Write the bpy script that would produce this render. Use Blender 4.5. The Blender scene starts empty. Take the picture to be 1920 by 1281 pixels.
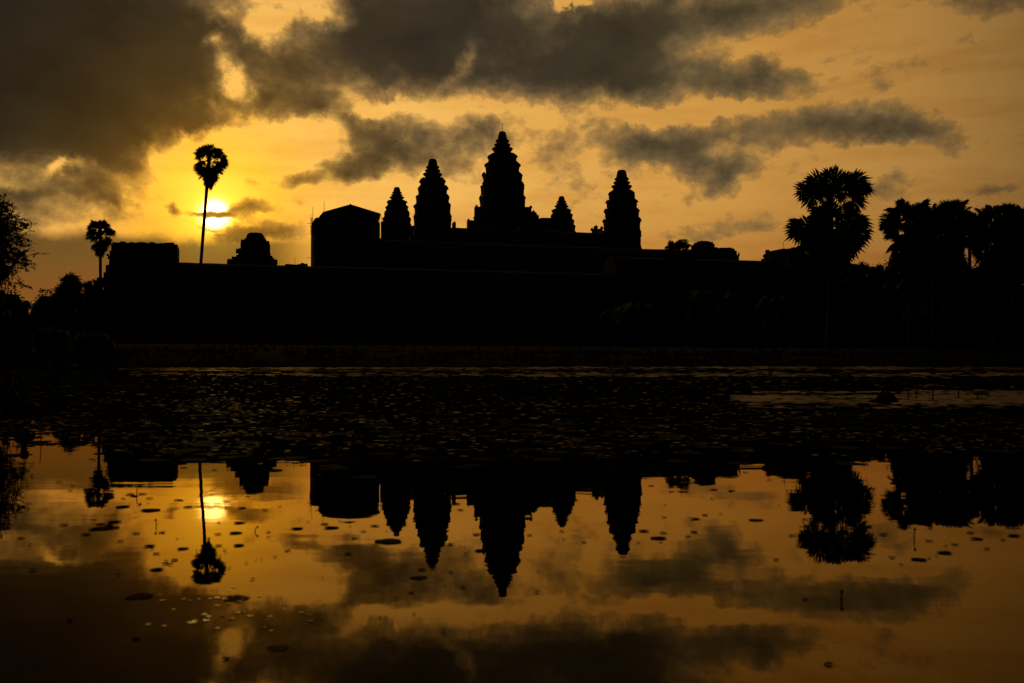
import bpy, bmesh, math, random
from mathutils import Vector, Matrix, noise

scene = bpy.context.scene
C = scene.collection
R = math.radians

# ------------------------------------------------------------------ camera
F = 1867.0                     # focal length in photograph pixels (35 mm lens)
HZ = 676.5                     # row of the horizon in the photograph
CAM_Z = 0.47                   # the photographer crouches at the water's edge
PITCH = math.atan((HZ - 640.5) / F)
cam_data = bpy.data.cameras.new("camera")
cam = bpy.data.objects.new("camera", cam_data)
C.objects.link(cam)
cam.location = (0, 0, CAM_Z)
cam.rotation_euler = (R(90) + PITCH, 0, 0)
cam_data.sensor_width = 36.0
cam_data.lens = 35.0
cam_data.clip_start = 0.05
cam_data.clip_end = 20000.0
cam_data.dof.use_dof = True
cam_data.dof.focus_distance = 60.0
cam_data.dof.aperture_fstop = 7.0
scene.camera = cam

def ray(px, py):
    v = Vector(((px - 960) / F, (640.5 - py) / F, -1.0))
    return Matrix.Rotation(R(90) + PITCH, 3, 'X') @ v

def at(px, py, Y):             # world point seen at a photo pixel, Y metres ahead
    d = ray(px, py)
    return Vector((d.x / d.y * Y, Y, CAM_Z + d.z / d.y * Y))

def on_water(px, py):
    d = ray(px, py)
    k = -CAM_Z / d.z
    return Vector((d.x * k, d.y * k, 0.0))

def sky_uv(px, py):            # azimuth / elevation, in units of 100 px
    d = ray(px, py)
    return (math.atan2(d.x, d.y) * F / 100, math.atan2(d.z, math.hypot(d.x, d.y)) * F / 100)

# ------------------------------------------------------------------ view
scene.view_settings.view_transform = 'Standard'
scene.view_settings.look = 'None'
scene.view_settings.exposure = 0.0
scene.view_settings.gamma = 1.0
scene.render.engine = 'CYCLES'
scene.cycles.max_bounces = 6
scene.cycles.sample_clamp_indirect = 4.0

# ------------------------------------------------------------------ sun and sky
SUN_DIR = ray(403, 402).normalized()
SUN_EL = math.asin(SUN_DIR.z)
SUN_AZ = math.atan2(SUN_DIR.x, SUN_DIR.y)
sun_data = bpy.data.lights.new("sun", 'SUN')
sun_data.energy = 0.0005       # low sun behind cloud, exposed for the sky
sun_data.angle = R(1.2)
sun_data.color = (1.0, 0.62, 0.22)
sun = bpy.data.objects.new("sun", sun_data)
C.objects.link(sun)
sun.rotation_euler = (-SUN_DIR).to_track_quat('-Z', 'Y').to_euler()

world = bpy.data.worlds.new("World")
scene.world = world
world.use_nodes = True
world.cycles.sampling_method = 'MANUAL'
world.cycles.sample_map_resolution = 512
wt = world.node_tree
wt.nodes.clear()

class NB:                      # tiny node builder
    def __init__(s, tree):
        s.t = tree
    def n(s, typ, **kw):
        o = s.t.nodes.new(typ)
        for k, v in kw.items():
            setattr(o, k, v)
        return o
    def put(s, sock, v):
        if v is None:
            return
        if isinstance(v, bpy.types.NodeSocket):
            s.t.links.new(v, sock)
        else:
            sock.default_value = v
    def m(s, op, a, b=None, c=None, clamp=False):
        o = s.n('ShaderNodeMath', operation=op, use_clamp=clamp)
        for i, v in enumerate((a, b, c)):
            s.put(o.inputs[i], v)
        return o.outputs[0]
    def v(s, op, a, b=None, scale=None):
        o = s.n('ShaderNodeVectorMath', operation=op)
        s.put(o.inputs[0], a)
        s.put(o.inputs[1], b)
        if scale is not None:
            s.put(o.inputs['Scale'], scale)
        return o.outputs['Value'] if op in ('DOT_PRODUCT', 'LENGTH', 'DISTANCE') else o.outputs[0]
    def noise(s, vec, scale, detail=2.0, rough=0.5, out='Fac', **kw):
        o = s.n('ShaderNodeTexNoise', **kw)
        s.put(o.inputs['Vector'], vec)
        o.inputs['Scale'].default_value = scale
        o.inputs['Detail'].default_value = detail
        o.inputs['Roughness'].default_value = rough
        return o.outputs[out]
    def mix(s, f, a, b, blend='MIX'):
        o = s.n('ShaderNodeMix', data_type='RGBA', blend_type=blend)
        s.put(o.inputs[0], f)
        s.put(o.inputs[6], a)
        s.put(o.inputs[7], b)
        return o.outputs[2]
    def smooth(s, x, lo, hi, a=0.0, b=1.0):
        o = s.n('ShaderNodeMapRange', interpolation_type='SMOOTHSTEP')
        s.put(o.inputs[0], x)
        o.inputs[1].default_value = lo
        o.inputs[2].default_value = hi
        o.inputs[3].default_value = a
        o.inputs[4].default_value = b
        return o.outputs[0]
    def ramp(s, x, stops):
        o = s.n('ShaderNodeValToRGB')
        s.put(o.inputs[0], x)
        e = o.color_ramp.elements
        while len(e) < len(stops):
            e.new(0.5)
        for i, (p, c) in enumerate(stops):
            e[i].position = p
            e[i].color = (*c, 1)
        return o.outputs[0]

def lin(r, g, b):
    f = lambda c: ((c / 255 + 0.055) / 1.055) ** 2.4 if c > 10 else c / 255 / 12.92
    return (f(r), f(g), f(b))

w = NB(wt)
dirv = w.n('ShaderNodeTexCoord').outputs['Generated']
sx = w.n('ShaderNodeSeparateXYZ')
w.put(sx.inputs[0], dirv)
U = w.m('MULTIPLY', w.m('ARCTAN2', sx.outputs[0], sx.outputs[1]), F / 100)
V = w.m('MULTIPLY', w.m('ARCSINE', sx.outputs[2]), F / 100)
cx = w.n('ShaderNodeCombineXYZ')
w.put(cx.inputs[0], U)
w.put(cx.inputs[1], V)
uv = cx.outputs[0]
# ragged edges: two scales of domain warp
w1 = w.v('SCALE', w.v('SUBTRACT', w.noise(uv, 0.55, 3, 0.55, 'Color'), (0.5, 0.5, 0.5)), scale=0.85)
w2 = w.v('SCALE', w.v('SUBTRACT', w.noise(uv, 2.2, 8, 0.66, 'Color'), (0.5, 0.5, 0.5)), scale=0.60)
uv_heavy = w.v('ADD', w.v('ADD', uv, w1), w2)
uv_light = w.v('ADD', uv, w.v('SCALE', w2, scale=0.75))

def blobs(coord, items, start=0.0):
    acc = start
    for px, py, rx, ry, rot, wt_ in items:
        u, v = sky_uv(px, py)
        mp = w.n('ShaderNodeMapping', vector_type='TEXTURE')
        w.put(mp.inputs['Vector'], coord)
        mp.inputs['Location'].default_value = (u, v, 0)
        mp.inputs['Rotation'].default_value = (0, 0, R(rot))
        mp.inputs['Scale'].default_value = (rx / 100, ry / 100, 1e3)
        g = w.n('ShaderNodeTexGradient', gradient_type='SPHERICAL')
        w.put(g.inputs[0], mp.outputs[0])
        acc = w.m('MULTIPLY_ADD', g.outputs['Fac'], wt_, acc)
    return acc

# big cloud masses: centre and radii as seen from the pool, tilt (deg, up to the right), weight
BIG = [
    (20, 10, 400, 250, 0, 2.4), (190, 150, 250, 150, -10, 1.5), (30, 220, 230, 95, -6, 1.1),
    (200, 290, 100, 80, -40, 1.35), (150, 345, 75, 36, -20, 0.75), (340, 130, 110, 110, 0, 1.0), (290, 10, 170, 110, 0, 0.8),
    (-200, 60, 350, 300, 0, 1.5), (350, 225, 100, 36, 28, 0.8), (240, 240, 80, 60, 0, 0.6),
    (545, 130, 105, 90, -25, 1.5), (600, 200, 76, 44, -16, 1.2), (500, 180, 60, 44, 0, 0.9), (440, 100, 110, 150, 0, 0.42), (430, 195, 60, 44, 0, 0.45), (440, 70, 90, 90, 0, 0.55), (560, 30, 90, 60, 0, 0.6),
    (790, 70, 230, 125, -4, 2.3), (1060, 118, 230, 92, -3, 2.2), (690, 90, 170, 110, 0, 1.2),
    (930, 10, 330, 70, 0, 1.2), (1200, 60, 170, 90, 10, 1.1), (1350, 15, 330, 70, 6, 1.6),
    (1270, 140, 170, 66, -4, 1.1), (1420, 152, 130, 48, -6, 1.1), (1890, -28, 140, 56, 6, 1.1),
    (1270, 254, 200, 48, 4, 1.25), (1540, 244, 230, 44, 2, 1.15), (1725, 246, 120, 34, -2, 0.75), (1640, 248, 100, 40, 0, 0.5),
    (1310, 298, 120, 46, -10, 1.1), (1372, 332, 66, 50, 25, 1.0), (1060, 258, 100, 46, 20, 0.62),
    (1190, 285, 90, 50, 0, 0.42), (1140, 228, 100, 30, 10, 0.28),
    (720, 268, 130, 74, 14, 1.5), (650, 318, 92, 36, 12, 1.1), (570, 340, 46, 24, 10, 0.95),
    (850, 275, 120, 60, 5, 0.85), (930, 258, 90, 46, 20, 0.5), (840, 325, 110, 40, 0, 0.30), (660, 230, 44, 44, 0, 0.6),
    (40, 372, 170, 48, -8, 1.0), (180, 374, 80, 40, -30, 0.7), (100, 285, 120, 60, 0, 0.4), (70, 345, 90, 40, 0, 0.35),
    (1600, 130, 300, 60, 8, 0.15), (1000, 325, 160, 50, 0, 0.18), (1100, 350, 100, 50, 0, 0.28),
    (462, 95, 42, 30, 0, 0.8), (428, 58, 38, 26, 20, 0.6), (452, 182, 56, 30, 0, 0.8), (404, 88, 40, 22, 30, -1.0), (402, 192, 34, 20, 10, -0.8), (505, 30, 50, 22, 10, -0.7),
    # bright rents between the masses
    (440, 150, 44, 70, 12, -0.95), (415, 35, 70, 30, -20, -0.8), (500, 60, 60, 40, 40, -0.7), (605, 8, 90, 34, -15, -1.0),
    (872, 95, 24, 60, -25, -1.0), (1062, 12, 40, 18, 10, -2.2), (700, 205, 90, 22, 10, -0.6),
    (540, 262, 130, 45, 0, -0.8), (1350, 268, 50, 20, 0, -0.7), (1290, 205, 130, 24, 0, -0.6),
    (380, 280, 130, 50, 10, -1.0), (115, 318, 46, 18, 20, -1.1), (20, 345, 60, 20, 0, -0.5), (1290, 15, 40, 50, 10, -0.9),
]
SMALL = [
    (466, 392, 48, 22, 6, 1.5), (325, 397, 17, 15, 0, 1.3), (497, 432, 100, 24, 4, 1.4), (440, 442, 60, 20, 12, 1.0),
    (520, 391, 34, 12, 10, 0.45),
    (220, 378, 40, 14, -10, 0.6), (475, 340, 24, 12, 0, 0.45), (572, 380, 26, 18, 20, 0.55),
    (1690, 338, 74, 28, 20, 0.36), (1655, 160, 34, 18, 0, 0.5), (1870, 355, 80, 18, 10, 0.5), (1390, 425, 120, 24, 5, 0.55),
    (1640, 358, 60, 34, 10, 0.28), (1260, 440, 80, 18, 0, 0.4), (380, 430, 20, 6, 0, 0.45), (345, 402, 22, 8, 0, 0.4),
    (30, 440, 150, 55, 0, 0.42), (330, 290, 60, 14, -8, 0.45), (430, 305, 40, 14, 0, 0.35),
]
D = blobs(uv_heavy, BIG)
D = blobs(uv_light, SMALL, D)
FINE = [(402, 404, 46, 7.5, 3, 2.2), (420, 401, 20, 5, 10, 0.8), (366, 402, 18, 5, 0, 0.45), (432, 396, 24, 7, 15, 0.7), (398, 432, 16, 4, 0, 0.7), (412, 440, 14, 3, 0, 0.5)]
D = blobs(w.v('ADD', uv, w.v('SCALE', w2, scale=0.35)), FINE, D)
stretch = w.v('MULTIPLY', uv, (1.0, 1.55, 1.0))
fbm = w.noise(stretch, 1.0, 9, 0.58)
D = w.m('ADD', D, w.m('MULTIPLY', w.m('SUBTRACT', fbm, 0.5), 1.1))
wisps = w.noise(w.v('ADD', w.v('MULTIPLY', uv, (1.0, 1.35, 1.0)), w.v('SCALE', w1, scale=0.6)), 3.4, 8, 0.62)
D = w.m('ADD', D, w.m('MULTIPLY', w.m('SUBTRACT', wisps, 0.5), w.smooth(D, -0.5, 0.25, 0.0, 0.95)))
# a cloud deck everywhere outside the part of the sky this view covers
ovr = w.smooth(V, 7.2, 10.5)
D = w.m('ADD', D, w.m('MULTIPLY', ovr, 1.2))
thick = w.m('MAXIMUM', w.m('SUBTRACT', D, 0.14), 0.0)
trans = w.m('EXPONENT', w.m('MULTIPLY', thick, -3.2))

# angle from the sun (degrees)
cosang = w.v('DOT_PRODUCT', dirv, tuple(SUN_DIR))
ang = w.m('MULTIPLY', w.m('ARCCOSINE', w.m('MINIMUM', cosang, 0.9999999)), 57.29578)
ang_n = w.m('DIVIDE', ang, 60.0, clamp=True)
clear = w.ramp(ang_n, [
    (0.00, lin(255, 190, 40)), (0.05, lin(255, 184, 52)), (0.11, lin(252, 190, 88)), (0.20, lin(245, 186, 94)),
    (0.33, lin(226, 168, 82)), (0.46, lin(208, 152, 72)), (0.60, lin(184, 134, 66)), (0.75, lin(138, 103, 54)), (1.0, lin(60, 48, 30))])
# redder, dimmer air close to the horizon
low = w.smooth(V, 1.2, 3.4)
clear = w.mix(w.m('MULTIPLY', w.m('SUBTRACT', 1.0, low), 0.75), clear, w.mix(1.0, clear, (0.62, 0.46, 0.36, 1), 'MULTIPLY'))
# thin high streaks
st = w.noise(w.v('ADD', w.v('MULTIPLY', uv, (0.55, 3.2, 1)), w2), 0.8, 7, 0.6)
clear = w.mix(w.smooth(st, 0.38, 0.72), clear, w.mix(1.0, clear, (0.88, 0.82, 0.74, 1), 'MULTIPLY'))
# light scattered through the clouds, warm near the sun
body = w.ramp(ang_n, [
    (0.00, lin(150, 100, 30)), (0.06, lin(136, 92, 36)), (0.12, lin(100, 77, 42)), (0.20, lin(72, 62, 47)),
    (0.30, lin(72, 64, 50)), (0.45, lin(86, 75, 53)), (0.60, lin(86, 73, 50)), (1.0, lin(24, 22, 20))])
mott = w.noise(stretch, 0.8, 4, 0.5)
body = w.mix(1.0, body, w.ramp(mott, [(0.25, (0.70, 0.71, 0.74)), (0.75, (1.3, 1.27, 1.2))]), 'MULTIPLY')
body = w.v('SCALE', body, scale=w.smooth(thick, 0.35, 1.7, 1.15, 0.55))
deep = blobs(uv, [(20, 60, 430, 330, -20, 1.0)])             # the densest, rain heavy part of the left mass
body = w.v('SCALE', body, scale=w.m('SUBTRACT', 1.0, w.m('MULTIPLY', w.smooth(deep, 0.0, 0.7), 0.45)))
edge = w.m('MULTIPLY', w.m('MULTIPLY', trans, w.m('SUBTRACT', 1.0, trans)), w.m('MULTIPLY', w.m('EXPONENT', w.m('DIVIDE', ang, -16.0)), 1.1))
col = w.mix(trans, body, clear)
col = w.v('ADD', col, w.v('SCALE', clear, scale=edge))      # thin rims of cloud scatter the sun forward
# long dim bank of haze low on the left
bank = w.m('MULTIPLY', w.smooth(w.m('ADD', V, w.m('MULTIPLY', w.m('SUBTRACT', w.noise(uv_light, 0.9, 6, 0.6), 0.5), 0.5)), 2.06, 2.30, 1.0, 0.0),
           w.smooth(U, -3.3, -4.6))
bankcol = w.ramp(w.m('DIVIDE', V, 2.6), [(0.15, lin(132, 78, 28)), (0.5, lin(120, 74, 29)), (0.72, lin(98, 70, 32)), (1.0, lin(108, 76, 32))])
bankcol = w.v('SCALE', bankcol, scale=w.m('ADD', 0.92, w.m('MULTIPLY', w.m('EXPONENT', w.m('DIVIDE', ang, -4.0)), 0.35)))
col = w.mix(w.m('MULTIPLY', bank, 0.92), col, bankcol)
# the sun and its glare through thin cloud
cloudveil = w.m('POWER', trans, 1.3)
disc = w.m('MULTIPLY', w.m('EXPONENT', w.m('MULTIPLY', w.m('POWER', w.m('DIVIDE', ang, 0.66), 3.0), -1.0)), 7.0)
halo = w.m('MULTIPLY', w.m('EXPONENT', w.m('DIVIDE', ang, -1.6)), 1.35)
halo2 = w.m('MULTIPLY', w.m('EXPONENT', w.m('DIVIDE', ang, -5.0)), 0.25)
gl = w.mix(1.0, (1.0, 0.62, 0.10, 1), (1, 1, 1, 1), 'MULTIPLY')
def addc(base, colr, fac):
    cc = w.v('SCALE', colr, scale=fac)
    return w.v('ADD', base, cc)
col = addc(col, (1.0, 0.80, 0.36), w.m('MULTIPLY', disc, cloudveil))
col = addc(col, (1.0, 0.62, 0.05), w.m('MULTIPLY', halo, w.m('MULTIPLY', w.m('SUBTRACT', 1.0, w.m('MULTIPLY', bank, 0.75)), w.m('ADD', 0.12, w.m('MULTIPLY', cloudveil, 0.88)))))
col = addc(col, (1.0, 0.48, 0.04), w.m('MULTIPLY', w.m('MULTIPLY', halo2, w.m('ADD', 0.30, w.m('MULTIPLY', trans, 0.70))), w.m('SUBTRACT', 1.0, w.m('MULTIPLY', bank, 0.8))))
# a dim physical sky fills the rest of the dome
nish = w.n('ShaderNodeTexSky', sky_type='NISHITA')
nish.sun_disc = False
nish.sun_elevation = SUN_EL
nish.sun_rotation = SUN_AZ
behind = w.smooth(ang, 38.0, 75.0)
dome = w.v('SCALE', w.v('MULTIPLY', nish.outputs[0], (1.0, 0.8, 0.55)), scale=0.0016)
col = w.mix(behind, col, dome)
bg = w.n('ShaderNodeBackground')
w.put(bg.inputs[0], col)
bg.inputs[1].default_value = 1.0
wo = w.n('ShaderNodeOutputWorld')
wt.links.new(bg.outputs[0], wo.inputs[0])

# ================================================================== helpers
def material(name, color, rough=0.8, var=0.35, scale=3.0, spec=0.3, bump=0.0, color2=None, detail=6):
    m = bpy.data.materials.new(name)
    m.use_nodes = True
    nb = NB(m.node_tree)
    bs = m.node_tree.nodes['Principled BSDF']
    tc = nb.n('ShaderNodeTexCoord').outputs['Object']
    nz = nb.noise(tc, scale, detail, 0.6)
    c2 = color2 or tuple(c * (1 - var) for c in color)
    nb.put(bs.inputs['Base Color'], nb.ramp(nz, [(0.3, c2), (0.7, color)]))
    bs.inputs['Roughness'].default_value = rough
    bs.inputs['Specular IOR Level'].default_value = spec
    if bump:
        b = nb.n('ShaderNodeBump')
        b.inputs['Strength'].default_value = bump
        b.inputs['Distance'].default_value = 0.1
        nb.put(b.inputs['Height'], nz)
        nb.put(bs.inputs['Normal'], b.outputs[0])
    return m

STONE = material("weathered_sandstone", (0.17, 0.15, 0.125), 0.9, 0.55, 0.6, 0.2, 0.6)
STONE_DARK = material("lichen_stained_stone", (0.12, 0.105, 0.09), 0.92, 0.6, 0.8, 0.2, 0.6)
LEAF = material("broad_leaf", (0.055, 0.075, 0.025), 0.6, 0.5, 0.7, 0.2)
PALMLEAF = material("palm_leaf", (0.06, 0.075, 0.03), 0.55, 0.5, 0.9, 0.25)
DEADLEAF = material("dead_palm_leaf", (0.09, 0.07, 0.045), 0.8, 0.5, 0.9, 0.2)
BARK = material("bark", (0.10, 0.08, 0.06), 0.9, 0.5, 1.5, 0.2, 0.5)
METAL = material("galvanised_roofing", (0.20, 0.20, 0.20), 0.6, 0.4, 1.2, 0.4)
POLE = material("scaffold_pole", (0.16, 0.15, 0.14), 0.5, 0.3, 2.0, 0.4)
BOARD = material("shelter_boarding", (0.14, 0.11, 0.08), 0.8, 0.4, 1.0, 0.3)
CLOTH = material("dark_cloth", (0.05, 0.05, 0.06), 0.9, 0.4, 9.0, 0.2)
SKIN = material("skin", (0.25, 0.15, 0.10), 0.6, 0.2, 12.0, 0.3)
HAIR = material("black_hair", (0.02, 0.017, 0.015), 0.6, 0.3, 20.0, 0.3)
STEM = material("lotus_stem", (0.05, 0.055, 0.025), 0.6, 0.4, 30.0, 0.3)
PETAL = material("lotus_petal", (0.36, 0.05, 0.05), 0.7, 0.4, 20.0, 0.2)
PALELEAF = material("pale_dry_leaf", (0.40, 0.38, 0.30), 0.7, 0.4, 20.0, 0.2)
FEATHER = material("dark_feathers", (0.03, 0.03, 0.03), 0.8, 0.3, 8.0, 0.2)

class MB:
    """Collects shapes in world coordinates and links them as one mesh object."""
    def __init__(s):
        s.v, s.f = [], []
    def add(s, vs, fs):
        o = len(s.v)
        s.v += [tuple(p) for p in vs]
        s.f += [tuple(i + o for i in f) for f in fs]
    def hexa(s, bottom, top):
        s.add(list(bottom) + list(top), [(3, 2, 1, 0), (4, 5, 6, 7), (0, 1, 5, 4), (1, 2, 6, 5), (2, 3, 7, 6), (3, 0, 4, 7)])
    def loft(s, rings, cap=True):
        n = len(rings[0])
        vs = [p for r in rings for p in r]
        fs = []
        for k in range(len(rings) - 1):
            for i in range(n):
                j = (i + 1) % n
                fs.append((k * n + i, k * n + j, (k + 1) * n + j, (k + 1) * n + i))
        if cap:
            fs.append(tuple(range(n - 1, -1, -1)))
            fs.append(tuple(range((len(rings) - 1) * n, len(rings) * n)))
        s.add(vs, fs)
    def tube(s, pts, radii, n=8):
        rings = []
        for i, p in enumerate(pts):
            p = Vector(p)
            a = Vector(pts[max(i - 1, 0)])
            b = Vector(pts[min(i + 1, len(pts) - 1)])
            d = (b - a).normalized()
            u = d.orthogonal().normalized() if abs(d.z) < 0.9 else Vector((1, 0, 0)).cross(d).normalized()
            w_ = d.cross(u).normalized()
            r = radii[i] if not isinstance(radii, (int, float)) else radii
            rings.append([p + (u * math.cos(t) + w_ * math.sin(t)) * r for t in [2 * math.pi * k / n for k in range(n)]])
        s.loft(rings)
    def build(s, name, mat, parent=None, smooth=False):
        me = bpy.data.meshes.new(name)
        off = Vector(parent.location) if parent else Vector((0, 0, 0))
        root = parent
        while root is not None and root.parent is not None:
            root = root.parent
            off = off + Vector(root.location)
        me.from_pydata([(p[0] - off.x, p[1] - off.y, p[2] - off.z) for p in s.v], [], s.f)
        me.update()
        if smooth:
            me.polygons.foreach_set('use_smooth', [True] * len(me.polygons))
        me.materials.append(mat)
        o = bpy.data.objects.new(name, me)
        C.objects.link(o)
        if parent:
            o.parent = parent
        return o

def tag(o, label, cat, group=None):
    o['label'] = label
    o['category'] = cat
    if group:
        o['group'] = group
    return o

def thing(name, label, cat, loc, group=None):
    o = bpy.data.objects.new(name, None)
    C.objects.link(o)
    o.location = loc
    return tag(o, label, cat, group)

def structure(o):
    o['kind'] = 'structure'
    return o

# ================================================================== ground, water
def shore_far(x):
    return 74 + 0.45 * x

def pool_dist(x, y):
    """> 0 outside the pool: metres from its edge."""
    rag = noise.noise((x * .09, y * .09, 21.0)) * 1.6 + noise.noise((x * .4, y * .4, 22.0)) * .6
    d_far = (y - shore_far(x)) * 0.91 + rag
    xl = -4.9 - 0.34 * (y - 5) + rag * .35
    d_left = (xl - x) * 0.947
    d_near = -1.6 - y
    d_right = x - 75
    return max(d_far, d_left, d_near, d_right)

def ground_z(x, y):
    d = pool_dist(x, y)
    n = noise.noise((x * 0.11, y * 0.11, 0)) * 0.10 + noise.noise((x * 0.5, y * 0.5, 3)) * 0.05
    if d < 0:
        return max(-0.8, d * 0.35) + (n * 0.3 if d < -0.6 else 0)
    k = min(1.0, d / 3.0)
    near = y < 45 and x < 0
    crest = 0.55 if near else 1.05
    z = min(d / 7.0, 1.0) ** 0.7 * crest
    t = min(max((d - 7.0) / 22.0, 0), 1)
    z += t * t * (3 - 2 * t) * (1.45 if near else 0.95)
    return z + n * k * 0.9

def axis(fine_lo, fine_hi, step, far_lo, far_hi, g=1.22):
    a = []
    x = fine_lo
    while x < fine_hi + 1e-6:
        a.append(x)
        x += step
    s_ = step
    while a[-1] < far_hi:
        s_ *= g
        a.append(a[-1] + s_)
    s_ = step
    while a[0] > far_lo:
        s_ *= g
        a.insert(0, a[0] - s_)
    return a

xs = axis(-70, 110, 1.6, -4000, 4000)
ys = axis(-6, 150, 1.3, -800, 6000)
vs = [(x, y, ground_z(x, y)) for y in ys for x in xs]
nx = len(xs)
fs = [(j * nx + i, j * nx + i + 1, (j + 1) * nx + i + 1, (j + 1) * nx + i) for j in range(len(ys) - 1) for i in range(nx - 1)]
gm = MB()
gm.add(vs, fs)
GRASS = material("lawn_soil", (0.055, 0.036, 0.018), 0.95, 0.5, 0.25, 0.03, 0.3, (0.022, 0.018, 0.010))
structure(gm.build("ground", GRASS, None, True))

WATER = bpy.data.materials.new("pool_water")
WATER.use_nodes = True
nb = NB(WATER.node_tree)
tc = nb.n('ShaderNodeTexCoord').outputs['Object']
h1 = nb.noise(nb.v('MULTIPLY', tc, (0.55, 1.1, 1)), 2.2, 3, 0.5)
h2 = nb.noise(nb.v('MULTIPLY', tc, (0.8, 1.2, 1)), 0.35, 2, 0.5)
hh = nb.m('ADD', nb.m('MULTIPLY', h1, 0.3), nb.m('MULTIPLY', h2, 1.0))
bu = nb.n('ShaderNodeBump')
bu.inputs['Strength'].default_value = 1.0
bu.inputs['Distance'].default_value = 0.0030
nb.put(bu.inputs['Height'], hh)
WATER.node_tree.nodes.remove(WATER.node_tree.nodes['Principled BSDF'])
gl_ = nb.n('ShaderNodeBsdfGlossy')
gl_.inputs['Color'].default_value = (1.0, 0.75, 0.38, 1)      # orange glow of the reflection painted into the gloss colour
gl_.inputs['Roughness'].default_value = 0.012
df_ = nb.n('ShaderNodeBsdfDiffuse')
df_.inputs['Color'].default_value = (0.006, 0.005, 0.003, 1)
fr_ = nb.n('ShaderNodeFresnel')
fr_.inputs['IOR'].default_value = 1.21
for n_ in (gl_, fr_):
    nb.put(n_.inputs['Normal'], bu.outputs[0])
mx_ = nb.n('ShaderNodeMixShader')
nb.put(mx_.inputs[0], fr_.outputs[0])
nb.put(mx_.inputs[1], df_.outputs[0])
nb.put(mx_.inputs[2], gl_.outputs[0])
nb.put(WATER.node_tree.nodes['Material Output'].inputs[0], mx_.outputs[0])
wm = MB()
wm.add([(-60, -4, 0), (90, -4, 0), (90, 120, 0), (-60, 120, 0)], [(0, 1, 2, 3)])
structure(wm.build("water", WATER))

# ================================================================== temple
TH = R(16.2)
E1 = Vector((math.cos(TH), math.sin(TH), 0))
E2 = Vector((-math.sin(TH), math.cos(TH), 0))
rnd = random.Random(7)

PLAN = []
for q in range(4):
    for a, b in ((1, -.36), (1, .36), (.88, .36), (.88, .60), (.74, .60), (.74, .74), (.60, .74), (.60, .88), (.36, .88)):
        c_, s_ = [(1, 0), (0, 1), (-1, 0), (0, -1)][q]
        PLAN.append((a * c_ - b * s_, a * s_ + b * c_))
PMAX = max(abs(p[0] * E1.x + p[1] * E2.x) for p in PLAN)
PLAN = [(p[0] / PMAX, p[1] / PMAX) for p in PLAN]

def plan_ring(cx_, cy_, z, r, jit=0.0):
    out = []
    for p in PLAN:
        k = r * (1 + rnd.uniform(-jit, jit))
        q = E1 * (p[0] * k) + E2 * (p[1] * k)
        out.append((cx_ + q.x, cy_ + q.y, z))
    return out

def antefix(mb, base, outd, h, wd, tip_in):
    """leaf-shaped stone standing on a cornice, leaning in slightly."""
    side = Vector((-outd.y, outd.x, 0))
    t = wd * 0.30
    prof = [(0.0, 0.85, 0.0), (0.35, 1.0, 0.04), (0.7, 0.74, -tip_in * 0.5 / max(h, .01)), (1.0, 0.16, -tip_in / max(h, .01))]
    rings = []
    for zf, wf, o in prof:
        c_ = base + Vector((0, 0, h * zf)) + outd * (o * h)
        rings.append([c_ + side * (wd * .5 * wf) + outd * t * wf, c_ - side * (wd * .5 * wf) + outd * t * wf,
                      c_ - side * (wd * .5 * wf) - outd * t * wf, c_ + side * (wd * .5 * wf) - outd * t * wf])
    mb.loft(rings)

TIERS = [  # tip t, tip hw, bulge t, bulge hw, foot t
    (.280, .540, .352, .62, .40), (.386, .655, .46, .743, .525), (.51, .80, .587, .86, .66),
    (.643, .89, .727, .95, .82), (.80, .975, .895, 1.0, 1.0)]
RINGS = [(.123, .30, .15), (.174, .36, .20), (.226, .46, .27)]

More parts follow.
